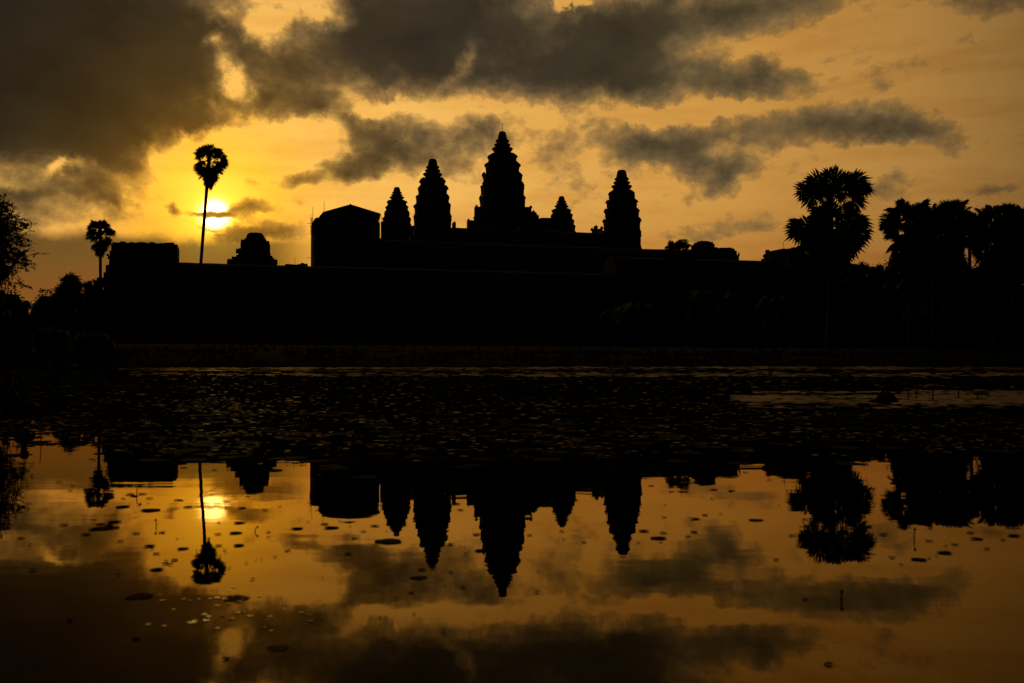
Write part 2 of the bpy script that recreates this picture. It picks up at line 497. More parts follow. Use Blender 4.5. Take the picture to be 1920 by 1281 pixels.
def tower(label, px, Y, tip_y, base_y, hw_px, foot_z, power=1.0, rod=False, porch=1.25):
    base = at(px, base_y, Y)
    tip = at(px, tip_y, Y)
    sc = Y / F * 1.0
    H = tip.z - base.z
    W = hw_px * sc
    x, y = base.x, base.y
    root = thing("temple_tower", label, "tower", (x, y, foot_z), "lotus bud towers of the temple")
    zt = lambda t: tip.z - t * H
    wf = lambda f: W * f ** power
    # sanctuary body below the tiers
    mb = MB()
    mb.loft([plan_ring(x, y, foot_z, W * 1.06), plan_ring(x, y, base.z - H * .12, W * 1.03), plan_ring(x, y, base.z, W * .955)])
    mb.build("sanctuary", STONE, root)
    for d in (E1, -E1, E2, -E2):
        pm = MB()
        tops = []
        sd = Vector((-d.y, d.x, 0))
        for dist, hwf, top, drop in ((1.0, .40, .02, 0), (porch, .33, -.10, 0)):
            c0 = Vector((x, y, 0))
            i0, i1 = c0 + d * W * .7, c0 + d * W * dist
            zt_ = base.z + H * top * .8 - H * .06
            w_ = W * hwf
            for (a, b) in ((i0, i1),):
                pts = []
                for q in (a, b):
                    ring = [q - sd * w_ + Vector((0, 0, foot_z)), q - sd * w_ + Vector((0, 0, zt_ - w_ * .9)),
                            q - sd * w_ * .62 + Vector((0, 0, zt_ - w_ * .25)), q + Vector((0, 0, zt_)),
                            q + sd * w_ * .62 + Vector((0, 0, zt_ - w_ * .25)), q + sd * w_ + Vector((0, 0, zt_ - w_ * .9)),
                            q + sd * w_ + Vector((0, 0, foot_z))]
                    pts.append(ring)
                pm.loft(pts)
            tops.append((i1 + Vector((0, 0, zt_ - .1)), d))
        po = pm.build("porch", STONE, root)
        for q_, d_ in tops:
            am = MB()
            antefix(am, q_, d_, H * .035, W * .12, 0)
            am.build("gable_finial", STONE, po)
    for k, (tt, tw, bt, bw, ft) in enumerate(TIERS):
        mb = MB()
        w_in = wf(TIERS[k][1]) * .925
        w_up = wf(TIERS[k - 1][1]) * .9 if k else wf(.46)
        foot = wf(bw) * rnd.uniform(.962, .978)
        mb.loft([plan_ring(x, y, zt(ft), foot), plan_ring(x, y, zt(ft) + H * .012, foot * 1.01),
                 plan_ring(x, y, zt(bt + (ft - bt) * .45), wf(bw) * .978, .012), plan_ring(x, y, zt(bt + .006), wf(bw), .012),
                 plan_ring(x, y, zt(bt - .012), wf(bw) * .985, .012), plan_ring(x, y, zt(bt - .02), w_in, 0),
                 plan_ring(x, y, zt(tt + .012), w_in * .97, 0)])
        hgt = zt(tt) - zt(bt - .012)
        r = wf(bw) * .95
        for p in PLAN:
            if rnd.random() < .18:
                continue
            rj = r * rnd.uniform(.95, 1.025)
            q = E1 * (p[0] * rj) + E2 * (p[1] * rj)
            o = q.normalized()
            antefix(mb, Vector((x, y, zt(bt - .005))) + q, o, hgt * rnd.uniform(.62, 1.12), W * rnd.uniform(.20, .26),
                    (wf(bw) - wf(tw)) * .75)
        mb.build("tier", STONE, root)
    cm = MB()
    last = wf(.46)
    for k, (rt, rw, rb) in enumerate(RINGS):
        r = wf(rw)
        n_ = 20
        circ = lambda z, rr, j=0: [(x + rr * (1 + rnd.uniform(-j, j)) * math.cos(2 * math.pi * i / n_), y + rr * (1 + rnd.uniform(-j, j)) * math.sin(2 * math.pi * i / n_), z) for i in range(n_)]
        cm.loft([circ(zt(rb + .016), r * .72), circ(zt(rb - .004), r * .78), circ(zt(rt + .012), r * .96, .02), circ(zt(rt), r, .03),
                 circ(zt(rt - .010), r * .92, .02), circ(zt(rt - .016), r * .74)])
    cm.loft([circ(zt(.125), wf(.235)), circ(zt(.10), wf(.22)), circ(zt(.092), wf(.20), .03), circ(zt(.05), wf(.178), .03), circ(zt(.016), wf(.145), .04),
             circ(zt(.004), wf(.11), .04), circ(zt(0), wf(.06))])
    cm.build("lotus_crown", STONE, root)
    if rod:
        rm = MB()
        rm.tube([(x, y, tip.z - 1), (x, y, at(px, 231, Y).z)], .07, 6)
        rm.build("lightning_rod", POLE, root)
    return root

tower("tallest central lotus bud tower, with a thin rod on its tip", 942, 290, 246.5, 392, 43.5, 30.0, 1.0, True, 1.25)
tower("large lotus bud tower standing just left of the tallest tower", 811, 262, 298, 425, 36.0, 24.0, .86, False, 1.22)
tower("large lotus bud tower standing apart, rightmost of the five", 1166, 277, 319, 455, 36.5, 24.0, .80, False, 1.12)
tower("small lotus bud tower beside the shelter roof", 744, 305, 351, 436, 28.0, 24.0, .9, False, 1.2)
tower("smallest lotus bud tower, between the tallest and the rightmost one", 1053, 322, 368, 450, 27.0, 24.0, .9, False, 1.2)

def rbox(mb, x0, x1, y_top, Y, depth, z0=2.0, taper=0.0, jag=0.0, seg=1, y_bot=None):
    """block aligned with the temple, sized so that seen from the pool it spans photo columns x0..x1, top at photo row y_top."""
    sc = Y / F
    depth = min(depth, (x1 - x0) * sc * .8)
    c0 = at((x0 + x1) / 2, y_top, Y)
    ztop = c0.z
    zb = z0 if y_bot is None else at(x0, y_bot, Y).z
    c0.z = 0
    wid = max((x1 - x0) * sc - depth * .4, .1)
    for it in range(8):                # settle width and centre
        cs = [c0 + E1 * u * wid / 2 + E2 * v * depth / 2 for u in (-1, 1) for v in (-1, 1)]
        pp = [960 + F * c.x / c.y for c in cs]
        wid = max(wid + ((x1 - x0) - (max(pp) - min(pp))) * sc * .9, .06)
        c0.x += ((x0 + x1) / 2 - (max(pp) + min(pp)) / 2) * sc
    for k in range(seg):
        a, b = -wid / 2 + wid * k / seg, -wid / 2 + wid * (k + 1) / seg
        zt_ = ztop + rnd.uniform(-jag, jag)
        bt, tp = [], []
        for u, v in ((a, -depth / 2), (b, -depth / 2), (b, depth / 2), (a, depth / 2)):
            bt.append(c0 + E1 * u + E2 * v + Vector((0, 0, zb)))
            tp.append(c0 + E1 * (u * (1 - taper)) + E2 * (v * (1 - taper)) + Vector((0, 0, zt_ + rnd.uniform(-jag, jag) * .5)))
        mb.hexa(bt, tp)

def vault(mb, p0, p1, hw, z_wall, z_top, z0):
    """gallery wing: wall with a pointed stone vault, from p0 to p1."""
    p0, p1 = Vector(p0), Vector(p1)
    d = (p1 - p0).normalized()
    sd = Vector((-d.y, d.x, 0))
    n_ = max(2, int((p1 - p0).length / 2.2))
    rings = []
    for k in range(n_ + 1):
        q = p0.lerp(p1, k / n_)
        j = rnd.uniform(-.06, .06)
        up = lambda z: Vector((0, 0, z))
        rings.append([q - sd * hw + up(z0), q - sd * hw + up(z_wall), q - sd * (hw * 1.12) + up(z_wall + .15), q - sd * (hw * .9) + up(z_wall + (z_top - z_wall) * .5 + j),
                      q - sd * hw * .4 + up(z_wall + (z_top - z_wall) * .88 + j), q + up(z_top + j), q + sd * hw * .4 + up(z_wall + (z_top - z_wall) * .88 + j),
                      q + sd * hw * .9 + up(z_wall + (z_top - z_wall) * .5 + j), q + sd * (hw * 1.12) + up(z_wall + .15), q + sd * hw + up(z_wall), q + sd * hw + up(z0)])
    mb.loft(rings)

CEN = Vector((-2.4, 291.5, 0))
def loc(u, v):
    p = CEN + E1 * u + E2 * v
    return Vector((p.x, p.y, 0))

# stepped pyramid and the gallery round its top
pyr = thing("temple_pyramid", "steep stepped stone pyramid carrying the five towers and their galleries", "temple", (CEN.x, CEN.y, 2.0))
mb = MB()
for h0, h1, s0, s1 in ((2, 12, 46, 44), (12, 19, 37, 35.5), (19, 25.5, 33, 31.5), (25.5, 30.5, 30, 29)):
    mb.hexa([loc(*(s0 * a for a in c)) + Vector((0, 0, h0)) for c in ((-1, -1), (1, -1), (1, 1), (-1, 1))],
            [loc(*(s1 * a for a in c)) + Vector((0, 0, h1)) for c in ((-1, -1), (1, -1), (1, 1), (-1, 1))])
mb.build("stepped_base", STONE_DARK, pyr)
for k, (a, b, zt_) in enumerate((((-25, -24), (25, -24), 35.7), ((25, -24), (25, 24), 37.6), ((25, 24), (-25, 24), 38.5), ((-25, 24), (-25, -24), 37.0))):
    mb = MB()
    vault(mb, loc(*a), loc(*b), 2.6, zt_ - 2.6, zt_, 30.0)
    mb.build("gallery_wing", STONE, pyr)
for u, v in ((-1, 0), (1, 0), (0, -1), (0, 1)):
    mb = MB()
    vault(mb, loc(5 * u, 5 * v), loc(24 * u, 24 * v), 2.3, 35.0, 37.4 if v else 38.6, 30.0)
    mb.build("cross_gallery", STONE, pyr)
    st = MB()
    sdv = E1 * (-v) + E2 * u
    dv = E1 * u + E2 * v
    for s_ in range(14):
        q = CEN + dv * (46 - s_ * 1.15)
        ww = 3.2
        st.hexa([q + sdv * ww + Vector((0, 0, 2)), q - sdv * ww + Vector((0, 0, 2)), q - sdv * ww - dv * 1.4 + Vector((0, 0, 2)), q + sdv * ww - dv * 1.4 + Vector((0, 0, 2))],
                [q + sdv * ww + Vector((0, 0, 4 + s_ * 2.0)), q - sdv * ww + Vector((0, 0, 4 + s_ * 2.0)), q - sdv * ww - dv * 1.4 + Vector((0, 0, 4 + s_ * 2.0)), q + sdv * ww - dv * 1.4 + Vector((0, 0, 4 + s_ * 2.0))])
    st.build("stairway", STONE_DARK, pyr)
# stepped gables at the foot of the tallest tower
for x0, x1, yt in ((888.5, 902, 388), (874.5, 892, 414), (982, 997, 389), (995, 1004, 397), (1002, 1011, 404), (1008, 1036, 410), (847, 855, 419), (1109, 1131, 430), (1113, 1121, 425), (713, 722, 416), (769, 777, 424)):
    mb = MB()
    rbox(mb, x0, x1, yt, 289, 6.0, 28.0, .06, .1)
    mb.build("stepped_gable", STONE, pyr)
for px_, py_ in ((893.5, 385), (878.5, 411), (995, 386), (1000, 395), (1004, 399), (852, 416), (1128, 425), (1118, 423), (1110, 428)):
    p = at(px_, py_ + 5, 287.5)
    mb = MB()
    antefix(mb, p, -E2, 6 * 287 / F, 5.5 * 287 / F, 0)
    mb.build("gable_finial", STONE, pyr)

# second enclosure
sg = thing("second_gallery", "long vaulted stone gallery enclosing the foot of the pyramid", "gallery", (11.4, 243.5, 2.0))
W0 = Vector((11.4, 243.5, 0))
for a, b in (((-52, 0), (43, 0)), ((43, 0), (43, 96)), ((-52, 0), (-52, 96))):
    mb = MB()
    vault(mb, W0 + E1 * a[0] + E2 * a[1], W0 + E1 * b[0] + E2 * b[1], 3.2, 25.4, 28.6, 10.0)
    mb.build("gallery_wing", STONE, sg)
mb = MB()
mb.hexa([W0 + E1 * u + E2 * v + Vector((0, 0, 2)) for u, v in ((-58, -6), (49, -6), (49, 100), (-58, 100))],
        [W0 + E1 * u + E2 * v + Vector((0, 0, 11)) for u, v in ((-56, -4.5), (47, -4.5), (47, 98), (-56, 98))])
mb.build("terrace", STONE_DARK, sg)

def ruin(name, label, cat, blocks, Y, loose=(), z0=2.0, parts="wall", group=None):
    xm = (min(b[0] for b in blocks) + max(b[1] for b in blocks)) / 2
    c0 = at(xm, 600, Y)
    root = thing(name, label, cat, (c0.x, c0.y, z0), group)
    mb = MB()
    for b in blocks:
        x0, x1, yt = b[:3]
        rbox(mb, x0, x1, yt, Y, b[3] if len(b) > 3 else 7.0, z0, b[4] if len(b) > 4 else .01, .11, max(1, int((x1 - x0) / 9)), b[5] if len(b) > 5 else None)
    mb.build(parts, STONE_DARK, root)
    for px_, py_, w_, h_ in loose:
        lm = MB()
        rbox(lm, px_ - w_ / 2, px_ + w_ / 2, py_, Y - 1.0, w_ * Y / F, z0, .25, .05, 1, py_ + h_)
        lm.build("loose_block", STONE, root)
    return root

# ruined stub of the corner tower at the right end of the second gallery
ruin("ruined_corner_tower", "broken stone tower stub right of the low palm crown", "tower",
     [(1290, 1379, 468, 9), (1296, 1341, 459, 7), (1301, 1338, 454.5, 6), (1290, 1383, 473, 9), (1300, 1387, 480, 8.5), (1300, 1385, 486, 10)], 254,
     [(1318, 452.5, 28, 6), (1371, 465, 10, 6), (1386, 474, 4, 7), (1308, 457, 8, 5)])
# outer gallery
OG = Vector((26, 190, 0))
og = thing("outer_gallery", "long low colonnaded stone gallery along the front of the temple", "gallery", (26, 190, 2.0))
for a, b, zt_ in ((-93, -8, 16.9), (-8, 46, 20.2), (46, 100, 16.9)):
    mb = MB()
    vault(mb, OG + E1 * a, OG + E1 * b, 3.4, zt_ - 3.4, zt_, 6.0)
    mb.build("gallery_wing", STONE_DARK, og)
cm = MB()
for k in range(90):                    # colonnade in front of the wall: more than a hundred would be stuff
    q = OG + E1 * (-92 + k * 2.1) - E2 * 5.0
    cm.hexa([q + E1 * a + E2 * b + Vector((0, 0, 6)) for a, b in ((-.3, -.3), (.3, -.3), (.3, .3), (-.3, .3))],
            [q + E1 * a + E2 * b + Vector((0, 0, 10.4)) for a, b in ((-.3, -.3), (.3, -.3), (.3, .3), (-.3, .3))])
cm.build("colonnade", STONE, og)
mb = MB()
mb.hexa([OG + E1 * u + E2 * v + Vector((0, 0, z)) for u, v, z in ((-93, -5.6, 10.4), (100, -5.6, 10.4), (100, -3.3, 11.6), (-93, -3.3, 11.6))],
        [OG + E1 * u + E2 * v + Vector((0, 0, z)) for u, v, z in ((-93, -5.6, 10.9), (100, -5.6, 10.9), (100, -3.3, 12.6), (-93, -3.3, 12.6))])
mb.build("half_vault", STONE_DARK, og)
mb = MB()
for z0, z1, e in ((1.5, 3.2, 9.5), (3.2, 4.8, 8.3), (4.8, 6.0, 7.2)):
    mb.hexa([OG + E1 * u + E2 * v + Vector((0, 0, z0)) for u, v in ((-102, -e), (104, -e), (104, 8), (-102, 8))],
            [OG + E1 * u + E2 * v + Vector((0, 0, z1)) for u, v in ((-102, -e + .3), (104, -e + .3), (104, 8), (-102, 8))])
mb.build("plinth", STONE_DARK, og)
for px_, py_, w_, h_, Y_ in ((545, 496, 26, 5, 172), (566, 495, 22, 5, 173), (395, 495, 12, 3, 169), (350, 494.5, 18, 3, 167), (1410, 490.5, 30, 3, 197)):
    lm = MB()
    rbox(lm, px_ - w_ / 2, px_ + w_ / 2, py_, Y_, 2.0, 2, .1, .08, 3, py_ + h_ + 3)
    lm.build("ridge_block", STONE_DARK, og)
rm = MB()
p = at(553, 496, 172)
rm.tube([p - Vector((0, 0, 1)), at(553, 483, 172)], .035, 6)
rm.build("lightning_rod", POLE, og)

ruin("ruined_gate_tower", "low broken stone gate tower half hidden behind the tall right palm", "tower",
     [(1433, 1508, 474, 9), (1436, 1512, 469.5, 8), (1478, 1500, 465.5, 5), (1432, 1590, 484, 10), (1490, 1584, 480, 8)], 199,
     [(1434, 478, 6, 5), (1431, 485, 7, 5), (1440, 469, 10, 5), (1489, 464.5, 14, 4)])
p = at(1469, 470, 199)
rm = MB()
rm.tube([p - Vector((0, 0, 1)), at(1469, 453, 199)], .04, 6)
tag(rm.build("lightning_rod", POLE), "thin rod standing on the broken gate tower beside the tall palm", "rod")

# corner pavilion at the left end of the outer gallery
cp = ruin("corner_pavilion", "flat topped stone corner pavilion right of the short palm", "pavilion",
          [(206, 330, 464, 6), (222.5, 329, 459.5, 7), (209, 333, 470, 8), (209, 335, 462, 8, 0, 487), (203, 332, 478, 9), (202, 331, 496, 9), (196, 331, 504, 10), (192, 333, 518, 11)], 164.5,
          [(237, 457.5, 28, 4), (265, 455.2, 26, 4), (282, 457, 30, 4), (312, 458.2, 30, 4), (200.5, 476.3, 6, 4), (204, 480, 8, 6), (206, 486, 7, 8)])
mb = MB()
for x0, x1, yt, yb in ((174, 194, 526, 537), (180, 194, 521, 527), (188.5, 192, 536, 660), (172, 178, 536, 660)):
    rbox(mb, x0, x1, yt, 160, 2.0, 2.0, 0, .02, 1, min(yb, 650))
mb.build("side_porch", STONE_DARK, cp)

# small ruined tower between the tall palm and the sheltered tower
rt = ruin("ruined_shrine_tower", "small round topped ruined tower right of the tall thin palm", "tower",
          [(424.5, 519, 490, 8), (432.5, 514, 486, 8), (441, 510, 481, 7), (445, 503, 468, 6.5), (449.5, 504, 456, 6), (452, 505.5, 460, 6)], 186,
          [(426, 488.4, 4, 6), (436, 484, 6, 6), (443.5, 467, 5.5, 8), (453, 449.5, 6.5, 10), (501, 452, 8, 8), (504, 460, 4, 8), (507, 480, 8, 6), (516.5, 487.5, 7, 8)])
mb = MB()
c0 = at(478, 600, 186)
rr = []
for yy, hw in ((492, 30), (470, 27), (456, 24), (450, 20.5), (446.5, 17.5), (442, 15.5), (439, 13.5), (437.3, 10.5), (436.8, 7)):
    z = at(478, yy, 186).z
    rr.append([(c0.x + hw * 186 / F * math.cos(t) * rnd.uniform(.96, 1.03), c0.y + hw * 186 / F * math.sin(t) * rnd.uniform(.96, 1.03), z + rnd.uniform(-.05, .05)) for t in [2 * math.pi * i / 16 for i in range(16)]])
mb.loft(rr)
mb.build("ruined_crown", STONE, rt)

# tower under repair: stone stub under a gabled shelter roof with scaffolding
YS = 229
c0 = at(647, 600, YS)
sh = thing("sheltered_tower", "square tower under repair beneath a gabled shelter roof with scaffold poles", "tower", (c0.x, c0.y, 2.0))
mb = MB()
rbox(mb, 582, 712, 420, YS, 9, 2, .0, .10, 7)
rbox(mb, 583.5, 706, 417, YS, 8.5, 2, .0, .08, 6)
rbox(mb, 586, 704, 414.8, YS, 8, 2, .0, .06, 5)
mb.build("wall", STONE_DARK, sh)
VD = Vector((c0.x / c0.y, 1, 0)).normalized()       # the shelter's ridge runs back from the pool
YF = YS - 4.4
def gable(mb, pts, back, thick=.25):
    for p, q in zip(pts[:-1], pts[1:]):
        rings = []
        for v in (0, back):
            o = VD * v
            rings.append([p + o, q + o, q + o + Vector((0, 0, -thick)), p + o + Vector((0, 0, -thick))])
        mb.loft(rings)
mb = MB()
gable(mb, [at(605, 397.5, YF), at(657, 383, YF), at(714, 400.5, YF)], 9.0)
gable(mb, [at(595.5, 412.5, YF), at(599, 405, YF), at(606.5, 397, YF)], 9.0)
mb.tube([at(657, 383, YF) - VD * .1, at(657, 383, YF) + VD * 9.1], .14, 6)
mb.build("roof", METAL, sh)
mb = MB()
rg = []
for v in (.5, 8.2):
    rg.append([at(x_, y_, YF) + VD * v for x_, y_ in ((602, 422), (602, 410), (608, 400), (657, 385.5), (710, 403), (710, 422))])
mb.loft(rg)
mb.build("boarding", BOARD, sh)
for x_ in (609, 630, 654, 679, 690, 711):
    pm = MB()
    pm.tube([at(x_, 416, YF) + VD * .25, at(x_, 386 + abs(x_ - 657) * .29, YF) + VD * .25], .11, 6)
    pm.build("post", POLE, sh)
for x_, y0_, y1_, r_ in ((586.4, 388.5, 440, .05), (582.3, 402, 440, .04), (607.7, 378.5, 400, .05), (715, 403, 425, .04), (584.6, 408, 440, .12)):
    pm = MB()
    pm.tube([at(x_, y1_, YF), at(x_, y0_, YF)], r_, 6)
    pm.build("scaffold_pole", POLE, sh)
for x0_, x1_, y_ in ((576, 590, 419.5), (575, 590, 483.7), (712, 719, 409)):
    pm = MB()
    pm.tube([at(x0_, y_, YF), at(x1_, y_, YF)], .05, 6)
    pm.build("scaffold_pole", POLE, sh)

# ================================================================== trees
def fan_leaf(mb, P, d, nrm, r, nseg, rg, spread=2.2):
    d = d.normalized()
    s_ = d.cross(nrm).normalized()
    nrm = s_.cross(d).normalized()
    da = spread * 2 / nseg
    c = P
    for i in range(nseg):
        a = -spread + da * (i + .5)
        ln = r * (0.78 + .22 * math.cos(a * .7)) * rg.uniform(.86, 1.08)
        def pt(ang, rad, lift):
            return c + (d * math.cos(ang) + s_ * math.sin(ang)) * rad + nrm * lift + Vector((0, 0, -.16 * rad * rad / r))
        lo = ln * rg.uniform(.58, .70)
        b = .05 * r * (1 if i % 2 else -1)
        mb.add([c, pt(a - da * .52, lo, 0), pt(a + rg.uniform(-.06, .06), ln, -.1 * r + rg.uniform(-.08, .05) * r), pt(a + da * .52, lo, b)],
               [(0, 1, 2), (0, 2, 3)])

def palm(label, px, top_y, Y, crown_px, base=None, lean=0.0, upper=18, lower=20, seed=1, gap=0.35, skirt=0, stem_px=None, droop=75, fan=.46, stretch=.35, flat=1.0, fans=None,
         group="sugar palms around the temple pool", trunk_r=.26, foot_px=None):
    rg = random.Random(seed)
    sc = Y / F
    Rc = crown_px * sc                   # reach of the crown
    top = at(px, top_y, Y)
    c0 = top - Vector((0, 0, Rc * 1.05))
    fx = at(foot_px if foot_px is not None else px, 600, Y)
    gz = ground_z(fx.x, Y)
    root = thing("sugar_palm", label, "palm", (fx.x, Y, gz), group)
    tm = MB()
    n_ = 14
    pts, rad = [], []
    for k in range(n_ + 1):
        t = k / n_
        x = fx.x + (c0.x - fx.x) * (t ** 1.15)
        pts.append(Vector((x, Y, gz - .2 + (c0.z + Rc * .25 - gz + .2) * t)))
        rad.append(trunk_r * (1.35 - .5 * min(t * 4, 1) + (.12 if t > .85 else 0)) * (1 + rg.uniform(-.04, .04)))
    tm.tube(pts, rad, 10)
    tm.build("trunk", BARK, root, True)
    cm = MB()
    pm_ = []
    def leaf(el, az, z_off, pl, fr, spread):
        dr = Vector((math.cos(az) * math.cos(el), math.sin(az) * math.cos(el), math.sin(el)))
        o = c0 + Vector((0, 0, z_off))
        sag = Vector((0, 0, -pl * .10))
        P = o + dr * pl + sag
        mid = o + dr * pl * .5 + Vector((0, 0, pl * .03))
        cm.tube([o, mid, P], [.075 * Rc / 4, .05 * Rc / 4, .035 * Rc / 4], 4)
        up = Vector((0, 0, 1))
        nr = up - dr * up.dot(dr)
        if nr.length < .15:
            nr = Vector((math.cos(az), math.sin(az), 0))
        nr = (nr.normalized() * .55 + Vector((rg.uniform(-.8, .8), rg.uniform(-1.1, .3), rg.uniform(-.2, .3)))).normalized()
        d2 = (dr + Vector((0, 0, -.22 if el < .8 else 0)) + Vector((rg.uniform(-.2, .2), rg.uniform(-.2, .2), rg.uniform(-.15, .15)))).normalized()
        if abs(nr.dot(d2)) > .9:
            nr = d2.orthogonal()
        fan_leaf(cm, P, d2, nr, fr, 24, rg, spread)
    g = 2.39996
    if fans:                             # fronds of a palm whose separate fans can be made out
        for fx_, fy_, fr_, oy_ in fans:
            for rep in range(1 if abs(fx_ - px) > 36 * crown_px / 76 or fy_ < top_y + .4 * crown_px else 2):
                dx = (fx_ - px) * sc * rg.uniform(.94, 1.04)
                fc = at(px, fy_, Y)
                dep = math.sqrt(max(.15 * Rc * Rc, (.85 * Rc) ** 2 - dx * dx)) * (rg.uniform(.05, .75) if rep else rg.uniform(-.75, -.05))
                if rep:
                    dx *= rg.uniform(.75, 1.0)
                o = Vector((c0.x, Y, at(px, oy_, Y).z))
                fr = fr_ * sc * rg.uniform(.98, 1.14)
                dr = Vector((c0.x + dx, Y + dep, fc.z + rg.uniform(-.1, .1) * fr)) - o
                P = o + dr * max(.35, 1 - fr * .45 / max(dr.length, .1))
                cm.tube([o, o.lerp(P, .5) + Vector((0, 0, .12)), P], [.07, .05, .035], 4)
                d2 = (dr.normalized() + Vector((rg.uniform(-.15, .15), 0, rg.uniform(-.25, .1)))).normalized()
                nr = Vector((rg.uniform(-.5, .5), -1, rg.uniform(.1, .7)))
                fan_leaf(cm, P, d2, nr, fr, 22, rg, 2.4)
    for i in range(upper):
        t = (i + .5) / upper
        el = R(-4 + 90 * t ** 1.25 + rg.uniform(-8, 8))
        leaf(el * (flat if el > 0 else 1), i * g + rg.uniform(-.4, .4), -Rc * .25 * rg.random(), Rc * rg.uniform(.50, .68), Rc * fan * rg.uniform(.85, 1.1), 2.1)
    for i in range(lower):
        t = rg.random()
        el = R(22 - (droop + 22) * t ** .9 + rg.uniform(-8, 8))
        leaf(el, i * g + 1 + rg.uniform(-.3, .3), -Rc * (gap + stretch * t), Rc * rg.uniform(.36, .66) * (1 - .2 * t), Rc * fan * rg.uniform(.8, 1.05), 2.2)
    cm.build("crown", PALMLEAF, root)
    if skirt:
        sm = MB()
        cm2, cm = cm, sm
        for i in range(skirt):
            t = (i + .5) / skirt
            el = R(-58 - 28 * rg.random())
            leaf(el, i * g, -Rc * (gap + .2 + .65 * t), Rc * rg.uniform(.16, .3), Rc * .42 * rg.uniform(.8, 1.1), 1.3)
        sm.build("dead_frond_skirt", DEADLEAF, root)
    return root

palm("tall thin palm with a round crown, in front of the sun", 393, 264, 135, 33, None, 0, 10, 14, 11, .30, 12, trunk_r=.25, foot_px=366, droop=70, fan=.42, stretch=.5,
     fans=[(372, 281, 14, 305), (385, 277, 15, 302), (400, 278, 15, 302), (414, 284, 15, 305), (373, 293, 12, 307), (420, 294, 14, 307), 
           (370, 311, 14, 312), (418, 314, 15, 312), (374, 319, 14, 314), (412, 321, 15, 314), (384, 318, 15, 312), (400, 319, 15, 312), (424, 305, 13, 309), (380, 328, 12, 316), (396, 328, 13, 316)])
palm("short palm left of the corner pavilion", 188, 405, 182, 26, None, 0, 26, 14, 5, .45, 56, trunk_r=.30, foot_px=189, droop=40, fan=.56)
palm("large shaggy palm standing alone on the right lawn", 1556, 303, 117, 76, None, 0, 0, 14, 23, .45, 24, trunk_r=.42, droop=84, fan=.43, stretch=.6,
     fans=[(1522, 334, 33, 384), (1560, 326, 34, 380), (1602, 339, 35, 382), (1504, 362, 32, 388), (1612, 371, 33, 388), (1538, 348, 30, 384), (1578, 344, 30, 384), (1545, 326, 26, 380), (1583, 330, 26, 380), (1556, 352, 26, 384),
           (1522, 400, 28, 408), (1588, 404, 28, 410), (1535, 394, 28, 404), (1577, 396, 28, 404), (1556, 390, 28, 402), (1484, 432, 30, 430), (1478, 420, 24, 428), (1620, 432, 28, 430), (1492, 358, 26, 386), (1622, 352, 24, 384), (1545, 410, 26, 416), (1568, 408, 26, 416),
           (1497, 424, 37, 428), (1613, 418, 36, 426), (1501, 448, 34, 434), (1520, 440, 36, 432), (1611, 440, 36, 432), (1598, 456, 37, 438), (1538, 460, 38, 440), (1576, 462, 38, 440),
           (1520, 470, 34, 444), (1590, 474, 34, 446), (1555, 472, 36, 446), (1532, 430, 28, 424), (1585, 432, 28, 424), (1556, 440, 30, 430), (1545, 492, 30, 456), (1572, 494, 30, 456)])
palm("low palm whose crown just clears the gallery roof", 1272, 438, 150, 34, None, 0, 34, 24, 31, .3, 0, trunk_r=.3, fan=.42)
CL = "palms of the right clump"
palm("broad palm at the left edge of the right clump", 1708, 355, 140, 60, None, 0, 46, 66, 47, .10, 30, trunk_r=.4, droop=84, stretch=.9, flat=.86, fan=.40, group=CL)
palm("tallest palm in the middle of the right clump", 1752, 352, 146, 60, None, 0, 42, 60, 44, .10, 30, trunk_r=.4, droop=84, stretch=.9, flat=.8, fan=.40, group=CL)
palm("palm at the right side of the clump, beside the bright gap", 1784, 360, 150, 50, None, 0, 38, 44, 43, .10, 24, trunk_r=.4, droop=80, stretch=.75, flat=.86, fan=.42, group=CL)
palm("palm in the gap of the right clump, its fronds joining both sides", 1818, 384, 156, 46, None, 0, 34, 14, 61, .10, 0, trunk_r=.30, droop=25, stretch=.3, flat=.85, fan=.42, group=CL)
palm("palm second from the right edge, crown merging with its neighbour", 1868, 356, 138, 64, None, 0, 46, 74, 53, .10, 30, trunk_r=.4, droop=84, stretch=.9, flat=.82, fan=.40, group=CL)
palm("palm cut by the right edge of the picture", 1925, 360, 146, 60, None, 0, 44, 70, 59, .10, 30, trunk_r=.4, droop=84, stretch=.9, flat=.82, fan=.40, group=CL)

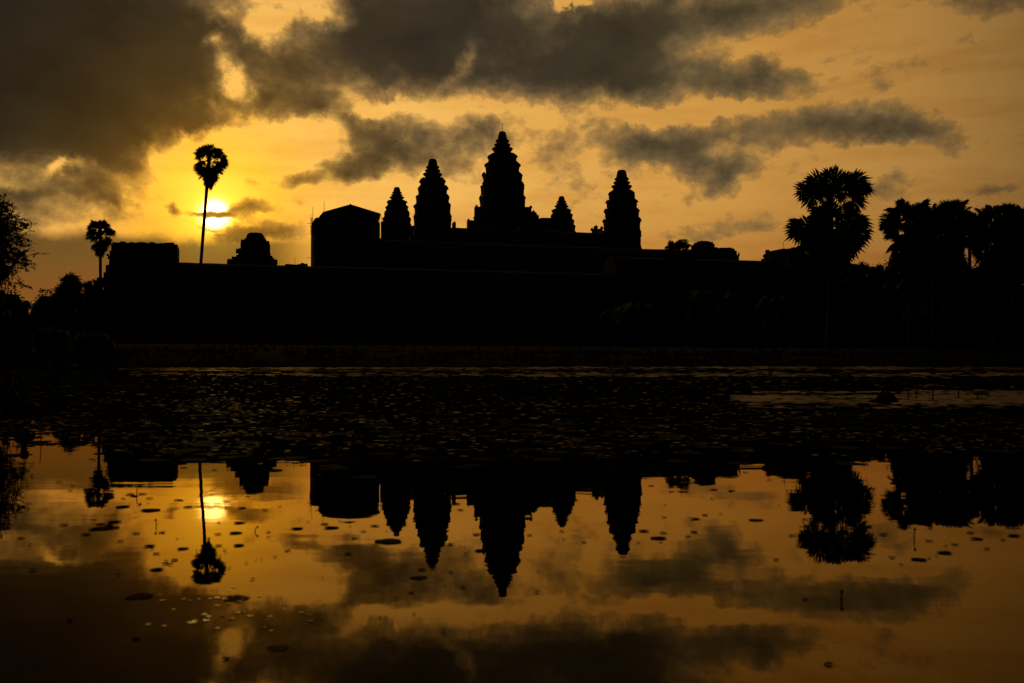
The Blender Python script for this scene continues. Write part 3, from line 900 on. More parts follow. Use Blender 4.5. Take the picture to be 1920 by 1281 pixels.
def broadleaf(label, px, top_y, Y, wid_px, base_y=None, n=2600, leaf=.35, seed=1, group=None, clumps=16, trunk_r=.3, name="broadleaf_tree", airy=0, low=0.25, mat=None, cat="tree"):
    rg = random.Random(seed)
    sc = Y / F
    top = at(px, top_y, Y)
    gz = ground_z(top.x, Y)
    H = top.z - gz
    Rw = wid_px * sc / 2
    root = thing(name, label, cat, (top.x, Y, gz), group)
    zc0 = gz + H * low
    cl = []
    for i in range(clumps):
        t = rg.random()
        zz = zc0 + (top.z - zc0) * (.12 + .80 * t)
        env = math.sqrt(max(0.02, 1 - ((t - .42) / .62) ** 2))
        a = rg.uniform(0, 2 * math.pi)
        rr_ = Rw * .74 * env * math.sqrt(rg.random())
        cr = Rw * rg.uniform(.26, .44) * (.75 + .25 * env)
        cl.append((Vector((top.x + rr_ * math.cos(a), Y + rr_ * math.sin(a), min(zz, top.z - cr * .8))), cr))
    cl.append((Vector((top.x + rg.uniform(-.1, .1) * Rw, Y, top.z - Rw * .26)), Rw * .27))
    for i in range(3):
        cl.append((Vector((top.x + rg.uniform(-.35, .35) * Rw, Y + rg.uniform(-.3, .3) * Rw, top.z - Rw * rg.uniform(.4, .7))), Rw * .34))
    tm = MB()
    fork = Vector((top.x + rg.uniform(-.05, .05) * Rw, Y, gz + H * max(.18, low * .8)))
    tm.tube([Vector((top.x, Y, gz - .3)), Vector((top.x, Y, gz + H * .08)), fork], [trunk_r * 1.4, trunk_r, trunk_r * .8], 8)
    twigs = []
    for c_, r_ in cl[:14] + ([] if not airy else cl[14:]):
        mid = fork.lerp(c_, .5) + Vector((rg.uniform(-.1, .1) * Rw, rg.uniform(-.1, .1) * Rw, -.06 * H))
        tm.tube([fork, mid, c_, c_ + (c_ - mid) * .25], [trunk_r * .45, trunk_r * .28, trunk_r * .14, .01], 5)
        if airy:
            for k in range(airy):
                dd = Vector((rg.gauss(0, 1), rg.gauss(0, 1), rg.gauss(.1, .8))).normalized()
                b_, e_ = c_ + dd * r_ * .55 + Vector((0, 0, .06)), c_ + dd * r_ * rg.uniform(.8, 1.2) + Vector((0, 0, -.05 * r_))
                tm.tube([c_, b_, e_], [trunk_r * .12, trunk_r * .08, .008], 4)
                twigs.append((b_, e_))
                for k2 in range(2):
                    f_ = e_ + Vector((rg.gauss(0, 1), rg.gauss(0, 1), rg.gauss(-.1, .8))).normalized() * r_ * .38
                    m_ = b_.lerp(e_, rg.uniform(.3, .8))
                    tm.tube([m_, f_], [trunk_r * .07, .006], 4)
                    twigs.append((m_, f_))
    tm.build("trunk", BARK, root, True)
    cm = MB()
    per = max(20, n // len(cl))
    for c_, r_ in cl:
        if not airy:                     # the crown's opaque heart: overlapping sprays
            cm.loft([[(c_.x + r_ * .62 * q_ * math.cos(a) * rg.uniform(.75, 1.15), c_.y + r_ * .62 * q_ * math.sin(a) * rg.uniform(.75, 1.15), c_.z + r_ * .6 * zf) for a in [2 * math.pi * i / 9 for i in range(9)]] for zf, q_ in ((-1, .3), (-.6, .8), (0, 1), (.6, .8), (1, .3))])
        for k in range(per):
            dd = Vector((rg.gauss(0, 1), rg.gauss(0, 1), rg.gauss(0, .85)))
            dd.normalize()
            q = c_ + dd * r_ * (rg.random() ** .45) * rg.uniform(.8, 1.12)
            if airy:
                t0, t1 = rg.choice(twigs)
                q = t0.lerp(t1, rg.random()) + dd * .10
            s_ = leaf * rg.uniform(.6, 1.3)
            u = Vector((rg.gauss(0, 1), rg.gauss(0, 1), rg.gauss(0, .7))).normalized()
            v = u.orthogonal().normalized()
            v = (v * math.cos(rg.random() * 6) + u.cross(v) * math.sin(rg.random() * 6)).normalized()
            cm.add([q - u * s_, q + v * s_ * .45, q + u * s_, q - v * s_ * .45], [(0, 1, 2, 3)])
    cm.build("crown", mat or LEAF, root)
    return root

broadleaf("airy tree with fine twigs cut by the left edge of the picture", -48, 372, 90, 222, None, 70000, .10, 3, None, 130, .22, airy=9, low=.36)
broadleaf("rounded leafy tree left of the short palm", 133, 511, 215, 96, None, 11000, .26, 12, None, 40, .3, low=.02)
broadleaf("small leafy tree against the side porch of the corner pavilion", 168, 527, 200, 40, None, 5000, .24, 13, None, 22, .2, low=.02)
GR = "leafy trees on the right behind the lawn"
spec = [
    (1612, 487, 175, 60, "low leafy tree just right of the shaggy palm's foot"),
    (1648, 489, 185, 70, "spreading leafy tree in the gap between shaggy palm and palm clump"),
    (1690, 466, 165, 80, "leafy tree at the foot of the palm clump's left edge"),
    (1745, 470, 160, 110, "thick leafy tree under the middle of the palm clump"),
    (1795, 476, 150, 70, "round crowned tree beside the bright gap between the palms"),
    (1838, 492, 170, 80, "low leafy tree below the bright gap between the palms"),
    (1885, 470, 150, 100, "dark leafy tree under the palms at the right edge"),
    (1470, 545, 160, 110, "dark bushy tree in front of the broken gate tower"),
    (1340, 535, 170, 130, "dark spreading tree below the broken tower stub"),
    (1195, 560, 165, 130, "dark low tree on the lawn below the rightmost tower"),
]
for k, (px, ty, Y, wd, lb) in enumerate(spec):
    broadleaf(lb, px, ty + 3, Y, wd * 1.3, None, 12000 if ty < 500 else 6000, .19, 60 + k, GR, 56, .3, low=.03)

# bushes on the left bank
for k, (px, ty, Y, wd, lb) in enumerate([
        (-10, 604, 34, 170, "dense bush on the left bank under the airy tree"),
        (80, 612, 42, 120, "rounded bush on the left bank right of the two people"),
        (170, 622, 56, 110, "low bush at the far corner of the left bank")]):
    broadleaf(lb, px, ty, Y, wd, None, 16000, .035, 90 + k, "bushes on the left bank", 50, .06, "bush", low=.02, cat="bush")

# far woodland behind everything reads as one mass
wmb = MB()
rg = random.Random(77)
x = -420.0
while x < 470:
    Y = 400 + rg.uniform(-14, 24)
    h = rg.uniform(27.5, 31.5)
    r_ = rg.uniform(5, 9)
    core = []
    for zf in (-1, -.7, -.3, .1, .45, .68):
        q_ = math.sqrt(max(.02, 1 - (zf / .75) ** 2)) if abs(zf) < .75 else .85
        core.append([(x + r_ * .82 * q_ * math.cos(a) * rg.uniform(.85, 1.1), Y + r_ * .8 * q_ * math.sin(a), 2 + h * .52 + zf * h * .52) for a in [2 * math.pi * i / 12 for i in range(12)]])
    wmb.loft(core)
    for k in range(900):
        dd = Vector((rg.gauss(0, 1), rg.gauss(0, 1), rg.gauss(0, 1))).normalized() * rg.random() ** .4
        q = Vector((x + dd.x * r_, Y + dd.y * r_, 2 + h * .52 + dd.z * h * .49))
        s_ = rg.uniform(.25, .55)
        u = Vector((rg.gauss(0, 1), rg.gauss(0, .6), rg.gauss(0, 1))).normalized()
        v = u.orthogonal().normalized()
        wmb.add([q - u * s_, q + v * s_ * .8, q + u * s_, q - v * s_ * .8], [(0, 1, 2, 3)])
    x += r_ * .72
wd = wmb.build("woodland", LEAF)
wd['kind'] = 'stuff'
wd['label'] = "far dark belt of woodland along the horizon behind the temple"
wd['category'] = "woodland"

# coarse grass along the waterline and over the lawn's edge
gb = MB()
rg = random.Random(5)
def tuft(x, y, h):
    z = ground_z(x, y)
    for k in range(rg.randint(4, 8)):
        a = rg.uniform(0, 6.28)
        l = h * rg.uniform(.5, 1.2)
        b = Vector((x + rg.gauss(0, .08), y + rg.gauss(0, .08), z - .02))
        s_ = Vector((math.cos(a), math.sin(a), 0)) * (.012 + .0004 * y)
        t = b + Vector((rg.gauss(0, .25) * l, rg.gauss(0, .25) * l, l))
        gb.add([b - s_, b + s_, t], [(0, 1, 2)])
for k in range(5200):
    x = rg.uniform(-48, 62)
    y = shore_far(x) + rg.uniform(-.5, 1.5) + abs(rg.gauss(0, 9))
    if pool_dist(x, y) > -.25 and noise.noise((x * .25, y * .25, 8)) > -.25:
        tuft(x, y, rg.choice((.12, .18, .25, .45)))
for k in range(1600):
    y = rg.uniform(14, 72)
    x = -4.9 - .34 * (y - 5) - rg.uniform(-.3, 4)
    if pool_dist(x, y) > -.2:
        tuft(x, y, rg.choice((.1, .15, .25)))
go = gb.build("grass", LEAF)
go['kind'] = 'stuff'
go['label'] = "coarse grass along the waterline and the edge of the lawn"
go['category'] = "grass"

# ================================================================== water plants
def pad_material(name, col, rough, sheen):
    """leaf: matte, with a share of waxy gloss"""
    m = bpy.data.materials.new(name)
    m.use_nodes = True
    m.node_tree.nodes.remove(m.node_tree.nodes['Principled BSDF'])
    n_ = NB(m.node_tree)
    tc_ = n_.n('ShaderNodeTexCoord').outputs['Object']
    nz = n_.noise(tc_, 14.0, 4, 0.6)
    df = n_.n('ShaderNodeBsdfDiffuse')
    n_.put(df.inputs['Color'], n_.ramp(nz, [(0.3, tuple(c * .45 for c in col)), (0.7, col)]))
    gl = n_.n('ShaderNodeBsdfGlossy')
    gl.inputs['Roughness'].default_value = rough
    mx = n_.n('ShaderNodeMixShader')
    mx.inputs[0].default_value = sheen
    n_.put(mx.inputs[1], df.outputs[0])
    n_.put(mx.inputs[2], gl.outputs[0])
    n_.put(m.node_tree.nodes['Material Output'].inputs[0], mx.outputs[0])
    return m

PAD = pad_material("lily_pad_leaf", (0.018, 0.012, 0.005), 0.30, 0.02)
PAD_RED = pad_material("reddish_lily_pad_leaf", (0.085, 0.02, 0.008), 0.35, 0.02)
PAD_FAR = pad_material("matted_pads", (0.022, 0.017, 0.008), 0.5, 0.006)
PAD_WET = pad_material("wet_shining_pads", (0.045, 0.035, 0.015), 0.20, 0.15)
DROP = pad_material("wet_leaf_scrap", (0.05, 0.03, 0.012), 0.10, 0.45)

rg = random.Random(2024)

def pad_shape(rg, n=18):
    """outline of a floating leaf of radius 1: notch, wavy rim, rim curled up in places"""
    vs_, fs_ = [], []
    a0 = rg.uniform(0, 6.28)
    ph = rg.uniform(0, 6.28)
    curl = rg.uniform(.01, .055)
    inner, outer = [], []
    for i in range(n):
        t = .05 + (2 * math.pi - .10) * i / (n - 1)
        a = a0 + t
        r = 1 + .10 * math.sin(3 * t + ph) + .06 * math.sin(2 * t + 2 * ph) + rg.uniform(-.06, .06)
        lift = max(0, math.sin(2 * t + ph)) * curl + max(0, math.sin(5 * t)) * .015
        inner.append((.62 * r * math.cos(a), .62 * r * math.sin(a), .012))
        outer.append((r * math.cos(a), r * math.sin(a), .012 + lift))
    under = [(x * .98, y * .98, z - .02) for x, y, z in outer]
    vs_ = [(0.05 * math.cos(a0), .05 * math.sin(a0), .0)] + inner + outer + under
    for i in range(n - 1):
        fs_.append((0, 1 + i, 2 + i))
        fs_.append((1 + i, 1 + n + i, 2 + n + i, 2 + i))
        fs_.append((1 + n + i, 1 + 2 * n + i, 2 + 2 * n + i, 2 + n + i))
    return vs_, fs_

pad_meshes = []
for k in range(10):
    v_, f_ = pad_shape(rg)
    me = bpy.data.meshes.new("lily_pad")
    me.from_pydata(v_, [], f_)
    me.update()
    me.materials.append(PAD if k < 7 else PAD_RED)
    pad_meshes.append(me)

# leaves that can be told apart on the open water near the camera: photo column, row, width
NEAR = [(215, 979, 32), (196, 991, 56), (280, 1025, 27), (293, 1039, 19), (343, 1030, 29), (409, 980, 24), (448, 981, 28), (442, 1000, 33), (448, 1024, 28),
        (410, 1024, 18), (462, 1057, 27), (474, 1087, 13), (327, 1051, 19), (320, 1060, 14), (294, 1069, 32), (557, 992, 30), (578, 979, 20), (503, 998, 13),
        (503, 1008, 10), (303, 999, 16), (256, 1001, 18), (282, 958, 46), (230, 951, 36), (280, 935, 18), (231, 936, 14), (161, 1003, 22), (539, 1033, 15), (515, 1045, 9),
        (480, 1050, 13), (490, 1057, 6), (225, 1016, 16), (332, 1010, 8), (248, 1048, 8), (222, 1079, 12), (131, 1165, 16), (622, 990, 35), (656, 988, 18), (703, 987, 22),
        (681, 997, 45), (725, 997, 16), (653, 1039, 18), (791, 1069, 20), (771, 1113, 15), (742, 1124, 10), (894, 1003, 22), (902, 1034, 30), (871, 1027, 16),
        (845, 1022, 16), (845, 1075, 10), (869, 1102, 15), (833, 1100, 7), (1053, 997, 13), (1095, 1018, 14), (1007, 1111, 13), (935, 1117, 15), (1057, 1012, 9), (1009, 1072, 7),
        (605, 1085, 6), (712, 1159, 10), (776, 1154, 9), (830, 1185, 10), (1207, 997, 27), (1235, 1010, 40), (1238, 1017, 25), (1290, 1008, 16), (1299, 1021, 10),
        (1379, 1045, 12), (1373, 1025, 10), (1423, 1024, 9), (1723, 1050, 35), (1672, 1046, 16), (1756, 1044, 24), (1771, 1037, 34), (1455, 1051, 16), (1510, 1125, 15), (1640, 1135, 18),
        (1247, 947, 8), (255, 1200, 22), (424, 1237, 20), (90, 1025, 26), (40, 1010, 20), (120, 985, 22), (60, 1070, 18), (170, 920, 18), (110, 905, 14), (1553, 1247, 22),
        (1600, 1010, 14), (1660, 1001, 12), (1740, 1015, 16), (1790, 1022, 18), (1850, 1030, 16), (1880, 1012, 12), (1700, 988, 16), (1690, 1060, 12), (1820, 1000, 20)]
PADG = "lily pads floating on the pool"
LB = "small dark lily pad floating among many alike on the pool"

def place_pad(p, rad, me, label, mesh_tilt=.03, flat=1.0):
    o = bpy.data.objects.new("lily_pad", me)
    C.objects.link(o)
    o.location = (p.x, p.y, .0003 + rg.uniform(0, .0005))
    o.rotation_euler = (rg.uniform(-mesh_tilt, mesh_tilt), rg.uniform(-mesh_tilt, mesh_tilt), rg.uniform(0, 6.28))
    o.scale = (rad, rad, rad)
    return tag(o, label, "lily pad", PADG)

SPECIAL = [(442, 1123, 48, 7, "large reddish lily pad with a curled shining rim on the sunlit water"),
           (261, 1119, 50, 8, "wide faint red lily pad on the dark water left of the sun's reflection"),
           (730, 1016, 54, 1, "widest of the dark lily pads, before the reflection of the small left tower"),
           (785, 1084, 32, 2, "curled dark lily pad below the reflected tip of the large left tower"),
           (1417, 976, 29, 0, "single flat lily pad alone on the clear water left of the reflected shaggy palm"),
           (521, 1216, 40, 3, "crumpled lily pad nearest the camera at the bottom of the picture")]
taken = []
for px, py, wpx, k, lb in SPECIAL:
    p = on_water(px, py)
    place_pad(p, wpx / 2 / F * p.y, pad_meshes[k], lb)
    taken.append((p.x, p.y, wpx / 2 / F * p.y))
cand = []
for px, py, wpx in NEAR:
    p = on_water(px, py)
    r_ = wpx * .42 / F * p.y
    cand.append((p, r_))
    for k in range(rg.choice((0, 0, 0, 1, 1))):      # loose leaves lie in drifts
        q = p + Vector((rg.gauss(0, 3.2) * r_, rg.gauss(0, 2.2) * r_, 0))
        cand.append((q, r_ * rg.uniform(.25, .7)))
# scattered leaves, closer together towards the matted part of the pool
for k in range(330):
    py = 862 + 150 * rg.random() ** 2.0
    px = rg.uniform(-30, 1950)
    if noise.noise((px * .006, py * .03, 7)) < -.05:
        continue
    p = on_water(px, py)
    cand.append((p, rg.uniform(.006, .019)))

def pad_cover(x, y):
    """share of the water hidden by leaves"""
    d = y
    n_ = noise.noise((x * .35, y * .55, 1.3)) * .5 + noise.noise((x * 1.3, y * 2.2, 4.1)) * .35
    d0 = 4.9 + noise.noise((x * .22, 3.3, 6.0)) * 2.2 + noise.noise((x * 1.1, y * .6, 2.2)) * .7
    base = min(max((d - d0) / 2.4, 0), 1) * .62
    if d > 22:
        base = .80
    return base + n_ * .55

mat_pads = []
y = 4.0
while y < 92:
    rr = .032 + .0065 * y                      # leaves grow larger and merge with distance
    row = rr * 1.5
    x0_, x1_ = -.56 * y - .5, .56 * y + .5
    x = x0_
    while x < x1_:
        xx, yy = x + rg.uniform(-.7, .7) * rr, y + rg.uniform(-.7, .7) * rr
        if pool_dist(xx, yy) < -.3 and rg.random() < pad_cover(xx, yy):
            mat_pads.append((Vector((xx, yy, 0)), rr * rg.uniform(.6, 1.2)))
        x += rr * 1.7
    y += row

allp = [(r_ / p.y, p, r_, 0) for p, r_ in cand] + [(r_ / p.y, p, r_, 1) for p, r_ in mat_pads]
allp.sort(key=lambda t: -t[0] * (1.0 if t[3] == 0 else .98))
allp = [a for a in allp if not any((a[1].x - t[0]) ** 2 + (a[1].y - t[1]) ** 2 < (a[2] + t[2]) ** 2 for t in taken)]
single = allp[:284]
rest = allp[284:]
for s_, p, r_, k in single:
    place_pad(p, r_, pad_meshes[rg.randrange(7 if rg.random() < .85 else 10)], LB)

far = MB()
wet = MB()
for s_, p, r_, k in rest:
    zone = noise.noise((p.x * .10, p.y * .16, 9.0))
    right_band = 9.8 < p.y < 15.5 and p.x > .24 * p.y and noise.noise((p.x * .3, p.y * .5, 2.0)) > -.28
    far_band = p.y > 42 and noise.noise((p.x * .05, p.y * .22, 5.0)) > -.12
    tl = .035 if p.y > 6 else .02
    lone = rg.random() < (.20 if zone > -.1 else .07)
    if lone:
        r_ *= rg.uniform(.22, .5)
    n_ = 8 if p.y < 14 else 6
    a0 = rg.uniform(0, 6.28)
    tx, ty = rg.gauss(0, tl), rg.gauss(0, tl)
    vs_ = []
    for i in range(n_):
        a = a0 + 2 * math.pi * i / n_
        rr = r_ * rg.uniform(.82, 1.1)
        dx, dy = rr * math.cos(a), rr * math.sin(a)
        vs_.append((p.x + dx, p.y + dy, .0015 + rg.random() * .0015 + dx * tx + dy * ty))
    ((wet if (lone or ((right_band or far_band) and rg.random() < .85)) else far)).add(vs_, [tuple(range(n_))])
for k in range(9100):                     # narrow wet leaves and rims among the mat, tipped to the sky
    py = 692 + 172 * rg.random() ** .85
    glint = k >= 8500                        # extra leaves added in the sun's column, tilted to mirror it as glitter
    p = on_water(rg.gauss(405, 48) if glint else rg.uniform(-20, 1940), py)
    if pool_dist(p.x, p.y) > -.3 or noise.noise((p.x / p.y * 5.0, math.log(p.y) * 7.0, 11.0)) + .6 * noise.noise((p.x / p.y * 17.0, math.log(p.y) * 20.0, 4.0)) < rg.uniform(-.35, .45) or p.y < 4.7 + 1.6 * rg.random():
        continue
    r_ = (.008 + .0018 * p.y) * rg.uniform(.4, 1.3)
    tx, ty = rg.gauss(0, .02), rg.gauss(.03, .045)
    if glint:
        ty = rg.gauss(.06, .018)
    n_ = 6
    a0 = rg.uniform(0, 6.28)
    el_ = rg.uniform(.2, .6)
    wet.add([(p.x + r_ * math.cos(a), p.y + el_ * r_ * math.sin(a), .0045 + r_ * (math.cos(a) * tx + math.sin(a) * ty)) for a in [a0 + 2 * math.pi * i / n_ for i in range(n_)]], [tuple(range(n_))])
for k in range(7000):                     # the shining drifts: along the far shore and the tongue on the right
    if k < 3600:
        p = on_water(rg.uniform(1380, 1960), rg.gauss(748, 6.5))
        e_ = noise.noise((p.x * .30, p.y * .9, 31.0)) + (p.x / p.y - .33) * 1.6
        if e_ < rg.uniform(-.25, .15) or not 10.3 < p.y < 15.6:
            continue
    else:
        p = on_water(rg.uniform(250, 1960), rg.choice((rg.gauss(691, 1.4), rg.gauss(690, 1.2), rg.gauss(703, 2.0))))
        if pool_dist(p.x, p.y) > -.25 or noise.noise((p.x * .06, p.y * .10, 41.0)) < rg.uniform(-.5, .1) or p.y > 96:
            continue
    r_ = (.012 + .0060 * p.y) * rg.uniform(.5, 1.2)
    tx, ty = rg.gauss(0, .012), rg.gauss(.035, .04)
    a0 = rg.uniform(0, 6.28)
    el_ = rg.uniform(.5, 1)
    wet.add([(p.x + r_ * math.cos(a), p.y + el_ * r_ * math.sin(a), .006 + r_ * (math.cos(a) * tx + math.sin(a) * ty)) for a in [a0 + 2 * math.pi * i / 6 for i in range(6)]], [tuple(range(6))])
for mb_, nm, mt, lb in ((far, "matted_lily_pads", PAD_FAR, "dark mat of lily pads covering the middle of the pool"),
                        (wet, "wet_lily_pads", PAD_WET, "paler shining drifts of wet lily pads along the far shore and on the right")):
    o = mb_.build(nm, mt)
    o['kind'] = 'stuff'
    o['label'] = lb
    o['category'] = "lily pads"

def lotus(label, pts, bud=None, r=.0022, leafr=0, petal=None, name="lotus_stem"):
    base = on_water(*pts[0])
    Y = base.y
    root = thing(name, label, "lotus", (base.x, Y, 0))
    P = [at(px, py, Y) for px, py in pts]
    P[0].z = -.03
    fine = []
    for a, b in zip(P[:-1], P[1:]):
        fine += [a, a.lerp(b, .5)]
    fine.append(P[-1])
    mb = MB()
    mb.tube(fine, [r * (1.15 - .5 * i / len(fine)) for i in range(len(fine))], 6)
    mb.build("stem", STEM, root, True)
    if bud:
        t = P[-1]
        bm_ = MB()
        d = (P[-1] - P[-2]).normalized()
        u = d.orthogonal().normalized()
        w_ = d.cross(u)
        rings = []
        for f_, rr in ((0, .25), (.2, .8), (.45, 1.0), (.7, .7), (.9, .3), (1, .06)):
            rings.append([t + d * bud * 2.4 * f_ + (u * math.cos(a) + w_ * math.sin(a)) * bud * rr for a in [2 * math.pi * i / 8 for i in range(8)]])
        bm_.loft(rings)
        bm_.build("bud", petal or STEM, root, True)
    if leafr:
        lm_ = MB()
        t = P[-1]
        rings = []
        c_ = t
        n_ = 14
        vs_ = [tuple(c_)]
        for ring, (rf, dz) in enumerate(((.45, .10), (1.0, .02 if leafr > 0 else -.2))):
            for i in range(n_):
                a = 2 * math.pi * i / n_
                k = abs(leafr) * rf * (1 + .10 * math.sin(3 * a))
                vs_.append((c_.x + k * math.cos(a), c_.y + k * math.sin(a), c_.z + abs(leafr) * (dz + (-.35 * rf * abs(math.sin(a * 1.5)) if rf == 1 else 0))))
        fs_ = [(0, 1 + i, 1 + (i + 1) % n_) for i in range(n_)] + [(1 + i, 1 + n_ + i, 1 + n_ + (i + 1) % n_, 1 + (i + 1) % n_) for i in range(n_)]
        lm_.add(vs_, fs_)
        lm_.build("leaf", petal or STEM, root, True)
    return root

lotus("bent lotus stem with a hanging bud in front of the reflected corner pavilion", [(253, 929), (257, 917), (259, 908), (261, 910)], .0045, .0016)
lotus("short straight lotus bud above its reflection, left of the sun's reflection", [(292, 988), (293, 980), (292.5, 978)], .0035, .0012)
lotus("tiny hooked stem right of the reflected tall palm", [(480, 997), (478, 993), (481, 990)], .003, .0016)
lotus("thin stem left of the reflected short palm's crown", [(78, 838), (76, 822), (75, 806)], None, .0024)
lotus("stem standing below the reflected right palm clump", [(1716, 1012), (1714, 1003), (1715, 996)], .004, .0016)
lotus("stubby dark bud alone on the open water at the lower right", [(1578, 1126), (1577.5, 1119), (1578, 1114)], .004, .0022)
for k, (px, y0_, y1_, lr) in enumerate(((1703, 747, 728, .05), (1718, 746, 730, .05), (1749, 749, 722, .10), (1797, 745, 726, .05), (1833, 748, 735, .14))):
    lotus(["slender lotus, leftmost of the group in the shining drift on the right", "slender lotus, second in the group in the shining drift on the right",
           "lotus with a red drooping leaf in the middle of the group on the right", "lotus with a small red top beside the widest one of the group on the right",
           "lotus with the widest red leaf at the right end of the group"][k], [(px, y0_), (px + .5, (y0_ + y1_) / 2), (px - .3, y1_)], None, .008, lr, PETAL)

# half sunk stump in the shining drift
p = on_water(1660, 755)
mb = MB()
rr = []
for f_, zz in ((1.0, -.03), (1.05, .02), (.92, .05), (.72, .085), (.42, .115), (.12, .125)):
    rr.append([(p.x + .125 * f_ * math.cos(a) * (1 + .16 * math.sin(3 * a + f_ * 3)), p.y + .12 * f_ * math.sin(a) * (1 + .12 * math.sin(2 * a)), zz + .012 * math.sin(4 * a)) for a in [2 * math.pi * i / 16 for i in range(16)]])
mb.loft(rr)
mb.tube([(p.x - .08, p.y, .03), (p.x - .16, p.y - .02, .02), (p.x - .24, p.y - .02, -.01)], [.02, .016, .006], 6)
tag(mb.build("tree_stump", BARK, None, True), "dark half sunk stump in the shining drift of pads on the right", "stump")

# pale leaf standing near the left bank
p = on_water(120, 737)
mb = MB()
vs_ = []
for i in range(6):
    for j in range(6):
        u, v = i / 5 - .5, j / 5
        vs_.append((p.x + u * .16 + v * .05, p.y + .06 * math.sin(u * 3) + v * .02, v * .10 * (1 - .5 * abs(u))))
mb.add(vs_, [(i * 6 + j, i * 6 + j + 1, (i + 1) * 6 + j + 1, (i + 1) * 6 + j) for i in range(5) for j in range(5)])
tag(mb.build("dry_lotus_leaf", PALELEAF, None, True), "pale curled dry leaf standing in the water near the left bank", "leaf")

# scraps of wet leaf, tipped a little, that catch the low sun on the near water
scraps = []
for k in range(3):
    v_, f_ = pad_shape(rg, 10)
    me = bpy.data.meshes.new("leaf_scrap")
    me.from_pydata([(x, y * .8, z * .5) for x, y, z in v_], [], f_)
    me.update()
    me.materials.append(DROP)
    scraps.append(me)
for k in range(44):
    if k < 30:
        px, py = rg.gauss(395, 60), rg.uniform(1098, 1180)
    else:
        px, py = rg.gauss(520, 90), rg.uniform(1130, 1185)
    p = on_water(px, py)
    o = bpy.data.objects.new("leaf_scrap", scraps[k % 3])
    C.objects.link(o)
    s_ = rg.uniform(.0022, .0065)
    down = math.degrees(math.atan2(CAM_Z, p.y))
    o.rotation_euler = (-R((down - 8.4) / 2 + rg.gauss(0, .9)), R(rg.gauss(0, .8)), 0)
    o.location = (p.x, p.y, .0008 + s_ * .06)
    o.scale = (s_, s_, s_)
    tag(o, "tiny wet leaf scrap glinting on the dark near water", "leaf scrap", "leaf scraps glinting below the sun's reflection")

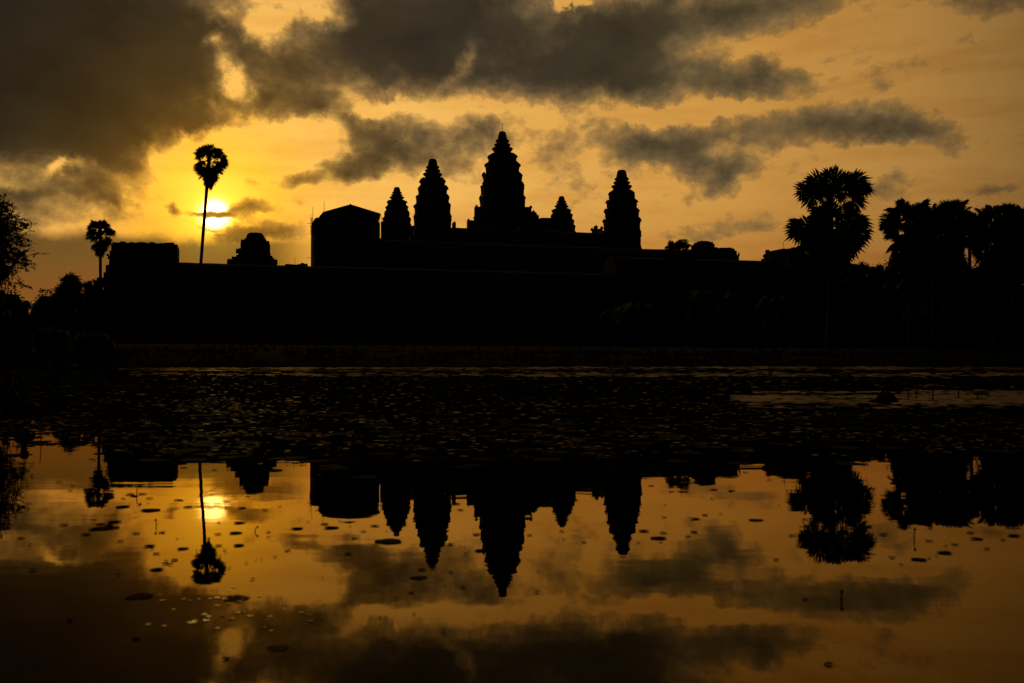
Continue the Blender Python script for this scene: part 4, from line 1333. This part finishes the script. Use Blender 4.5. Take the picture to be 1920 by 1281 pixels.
# ================================================================== two people on the left bank
def person(label, px, head_py_reflected, Y, build=1.0, seed=0, arm_out=0):
    top_h = (head_py_reflected - HZ) / F * Y - CAM_Z
    x = (px - 960) / F * Y
    gz = ground_z(x, Y)
    H = top_h - gz
    root = thing("person", label, "person", (x, Y, gz), "people standing on the left bank")
    h = H / 7.5
    J = {'pelvis': (0, 0, H * .52, .13), 'belly': (0, -.01, H * .60, .125), 'chest': (0, 0, H * .72, .145), 'neck': (0, 0, H * .835, .062), 'jaw': (0, -.02, H * .88, .07),
         'head': (0, 0, H * .925, .088), 'crown': (0, .01, H * .975, .065),
         'shL': (.17, 0, H * .80, .062), 'elL': (.24 + arm_out, .03, H * .635, .046), 'wrL': (.17 + arm_out * .2, -.16, H * .60, .032), 'haL': (.14, -.21, H * .60, .034),
         'shR': (-.17, 0, H * .80, .062), 'elR': (-.25, .03, H * .635, .046), 'wrR': (-.18, -.15, H * .58, .032), 'haR': (-.15, -.20, H * .58, .034),
         'hipL': (.09, 0, H * .48, .10), 'knL': (.10, -.01, H * .275, .066), 'anL': (.11, .01, H * .05, .045), 'toL': (.12, -.15, H * .022, .035),
         'hipR': (-.09, 0, H * .48, .10), 'knR': (-.11, -.01, H * .275, .066), 'anR': (-.12, .01, H * .05, .045), 'toR': (-.13, -.15, H * .022, .035)}
    names = list(J)
    E = [('pelvis', 'belly'), ('belly', 'chest'), ('chest', 'neck'), ('neck', 'jaw'), ('jaw', 'head'), ('head', 'crown')]
    for s in 'LR':
        E += [('chest', 'sh' + s), ('sh' + s, 'el' + s), ('el' + s, 'wr' + s), ('wr' + s, 'ha' + s), ('pelvis', 'hip' + s), ('hip' + s, 'kn' + s), ('kn' + s, 'an' + s), ('an' + s, 'to' + s)]
        for k in range(5):
            nm = 'f%s%d' % (s, k)
            b = J['ha' + s]
            off = (k - 2) * .016
            names.append(nm)
            J[nm] = (b[0] + (off if k < 4 else .05 * (1 if s == 'R' else -1)), b[1] - (.075 if k < 4 else .03), b[2] - (.02 if k < 4 else -.01), .009)
            E.append(('ha' + s, nm))
    me = bpy.data.meshes.new("body")
    me.from_pydata([J[n][:3] for n in names], [(names.index(a), names.index(b)) for a, b in E], [])
    o = bpy.data.objects.new("body", me)
    C.objects.link(o)
    o.parent = root
    md = o.modifiers.new("skin", 'SKIN')
    for i, n in enumerate(names):
        r_ = J[n][3] * build
        wide = 1.25 if n in ('pelvis', 'belly', 'chest') else 1.0
        me.skin_vertices[0].data[i].radius = (r_ * wide, r_)
        me.skin_vertices[0].data[i].use_root = (n == 'pelvis')
    sb = o.modifiers.new("smooth", 'SUBSURF')
    sb.levels = sb.render_levels = 2
    me.materials.append(CLOTH)
    hm = MB()
    hx = Vector((x, Y, gz))
    rings = []
    for zf, rf in ((.905, .098), (.935, .106), (.962, .100), (.985, .075), (1.0, .03)):
        rings.append([(hx.x + rf * math.cos(a), hx.y + .02 + rf * math.sin(a), gz + H * zf) for a in [2 * math.pi * i / 14 for i in range(14)]])
    hm.loft(rings)
    hm.build("hair", HAIR, root, True)
    fm = MB()
    for sx_ in (-.035, .035):
        c_ = hx + Vector((sx_, -.088, H * .93))
        fm.loft([[(c_.x + rr * math.cos(a), c_.y - .004 * k, c_.z + rr * .6 * math.sin(a)) for a in [2 * math.pi * i / 8 for i in range(8)]] for k, rr in enumerate((.014, .010, .003))])
    c_ = hx + Vector((0, -.09, H * .905))
    fm.loft([[(c_.x + s * .012 * k, c_.y + .01, c_.z + t * .02) for s, t in ((-1, -1), (1, -1), (.5, 1), (-.5, 1))] for k in (1,)] + [[(c_.x + s * .007, c_.y - .022, c_.z - .012 + t * .008) for s, t in ((-1, -1), (1, -1), (.5, 1), (-.5, 1))]])
    fm.build("face", SKIN, root, True)
    return root

person("person standing on the left bank, the one farther from the picture's edge", 47, 860, 25.0, 1.0, 1)
person("person standing on the left bank close to the picture's left edge", 12, 838, 25.6, 1.0, 2, .06)

# ================================================================== birds
for k, (px, py, sz, Y, lb) in enumerate(((716, 240, 5, 170, "bird flying with raised wings left of the tallest tower, the higher of the pair"),
                                      (744, 266, 5, 170, "bird flying left of the tallest tower, the lower of the pair"),
                                      (1148, 316, 4, 190, "bird flying just left of the rightmost tower's tip"),
                                      (887, 370, 3, 200, "tiny bird flying just left of the tallest tower's shoulder"),
                                      (1433, 191, 4, 190, "bird flying high over the strip of cloud on the right"))):
    c_ = at(px, py, Y)
    s_ = sz / 2 * Y / F
    root = thing("bird", lb, "bird", tuple(c_), "birds flying over the temple")
    mb = MB()
    mb.tube([c_ + Vector((-.55 * s_, 0, -.05 * s_)), c_ + Vector((-.2 * s_, 0, 0)), c_ + Vector((.2 * s_, 0, .02 * s_)), c_ + Vector((.5 * s_, 0, .1 * s_)), c_ + Vector((.62 * s_, 0, .08 * s_))],
            [.03 * s_, .16 * s_, .18 * s_, .10 * s_, .02 * s_], 8)
    for sg_ in (-1, 1):
        vs_ = [c_ + Vector((-.2 * s_, sg_ * .1 * s_, .05 * s_)), c_ + Vector((.25 * s_, sg_ * .1 * s_, .05 * s_)), c_ + Vector((.2 * s_ + .3 * s_ * sg_, sg_ * .5 * s_, .5 * s_)),
               c_ + Vector((-.1 * s_ + .35 * s_ * sg_, sg_ * .9 * s_, .85 * s_)), c_ + Vector((-.2 * s_ + .2 * s_ * sg_, sg_ * .5 * s_, .45 * s_))]
        th_ = Vector((0, 0, .05 * s_))
        mb.loft([vs_, [v + th_ for v in vs_]])
    mb.build("body", FEATHER, root)
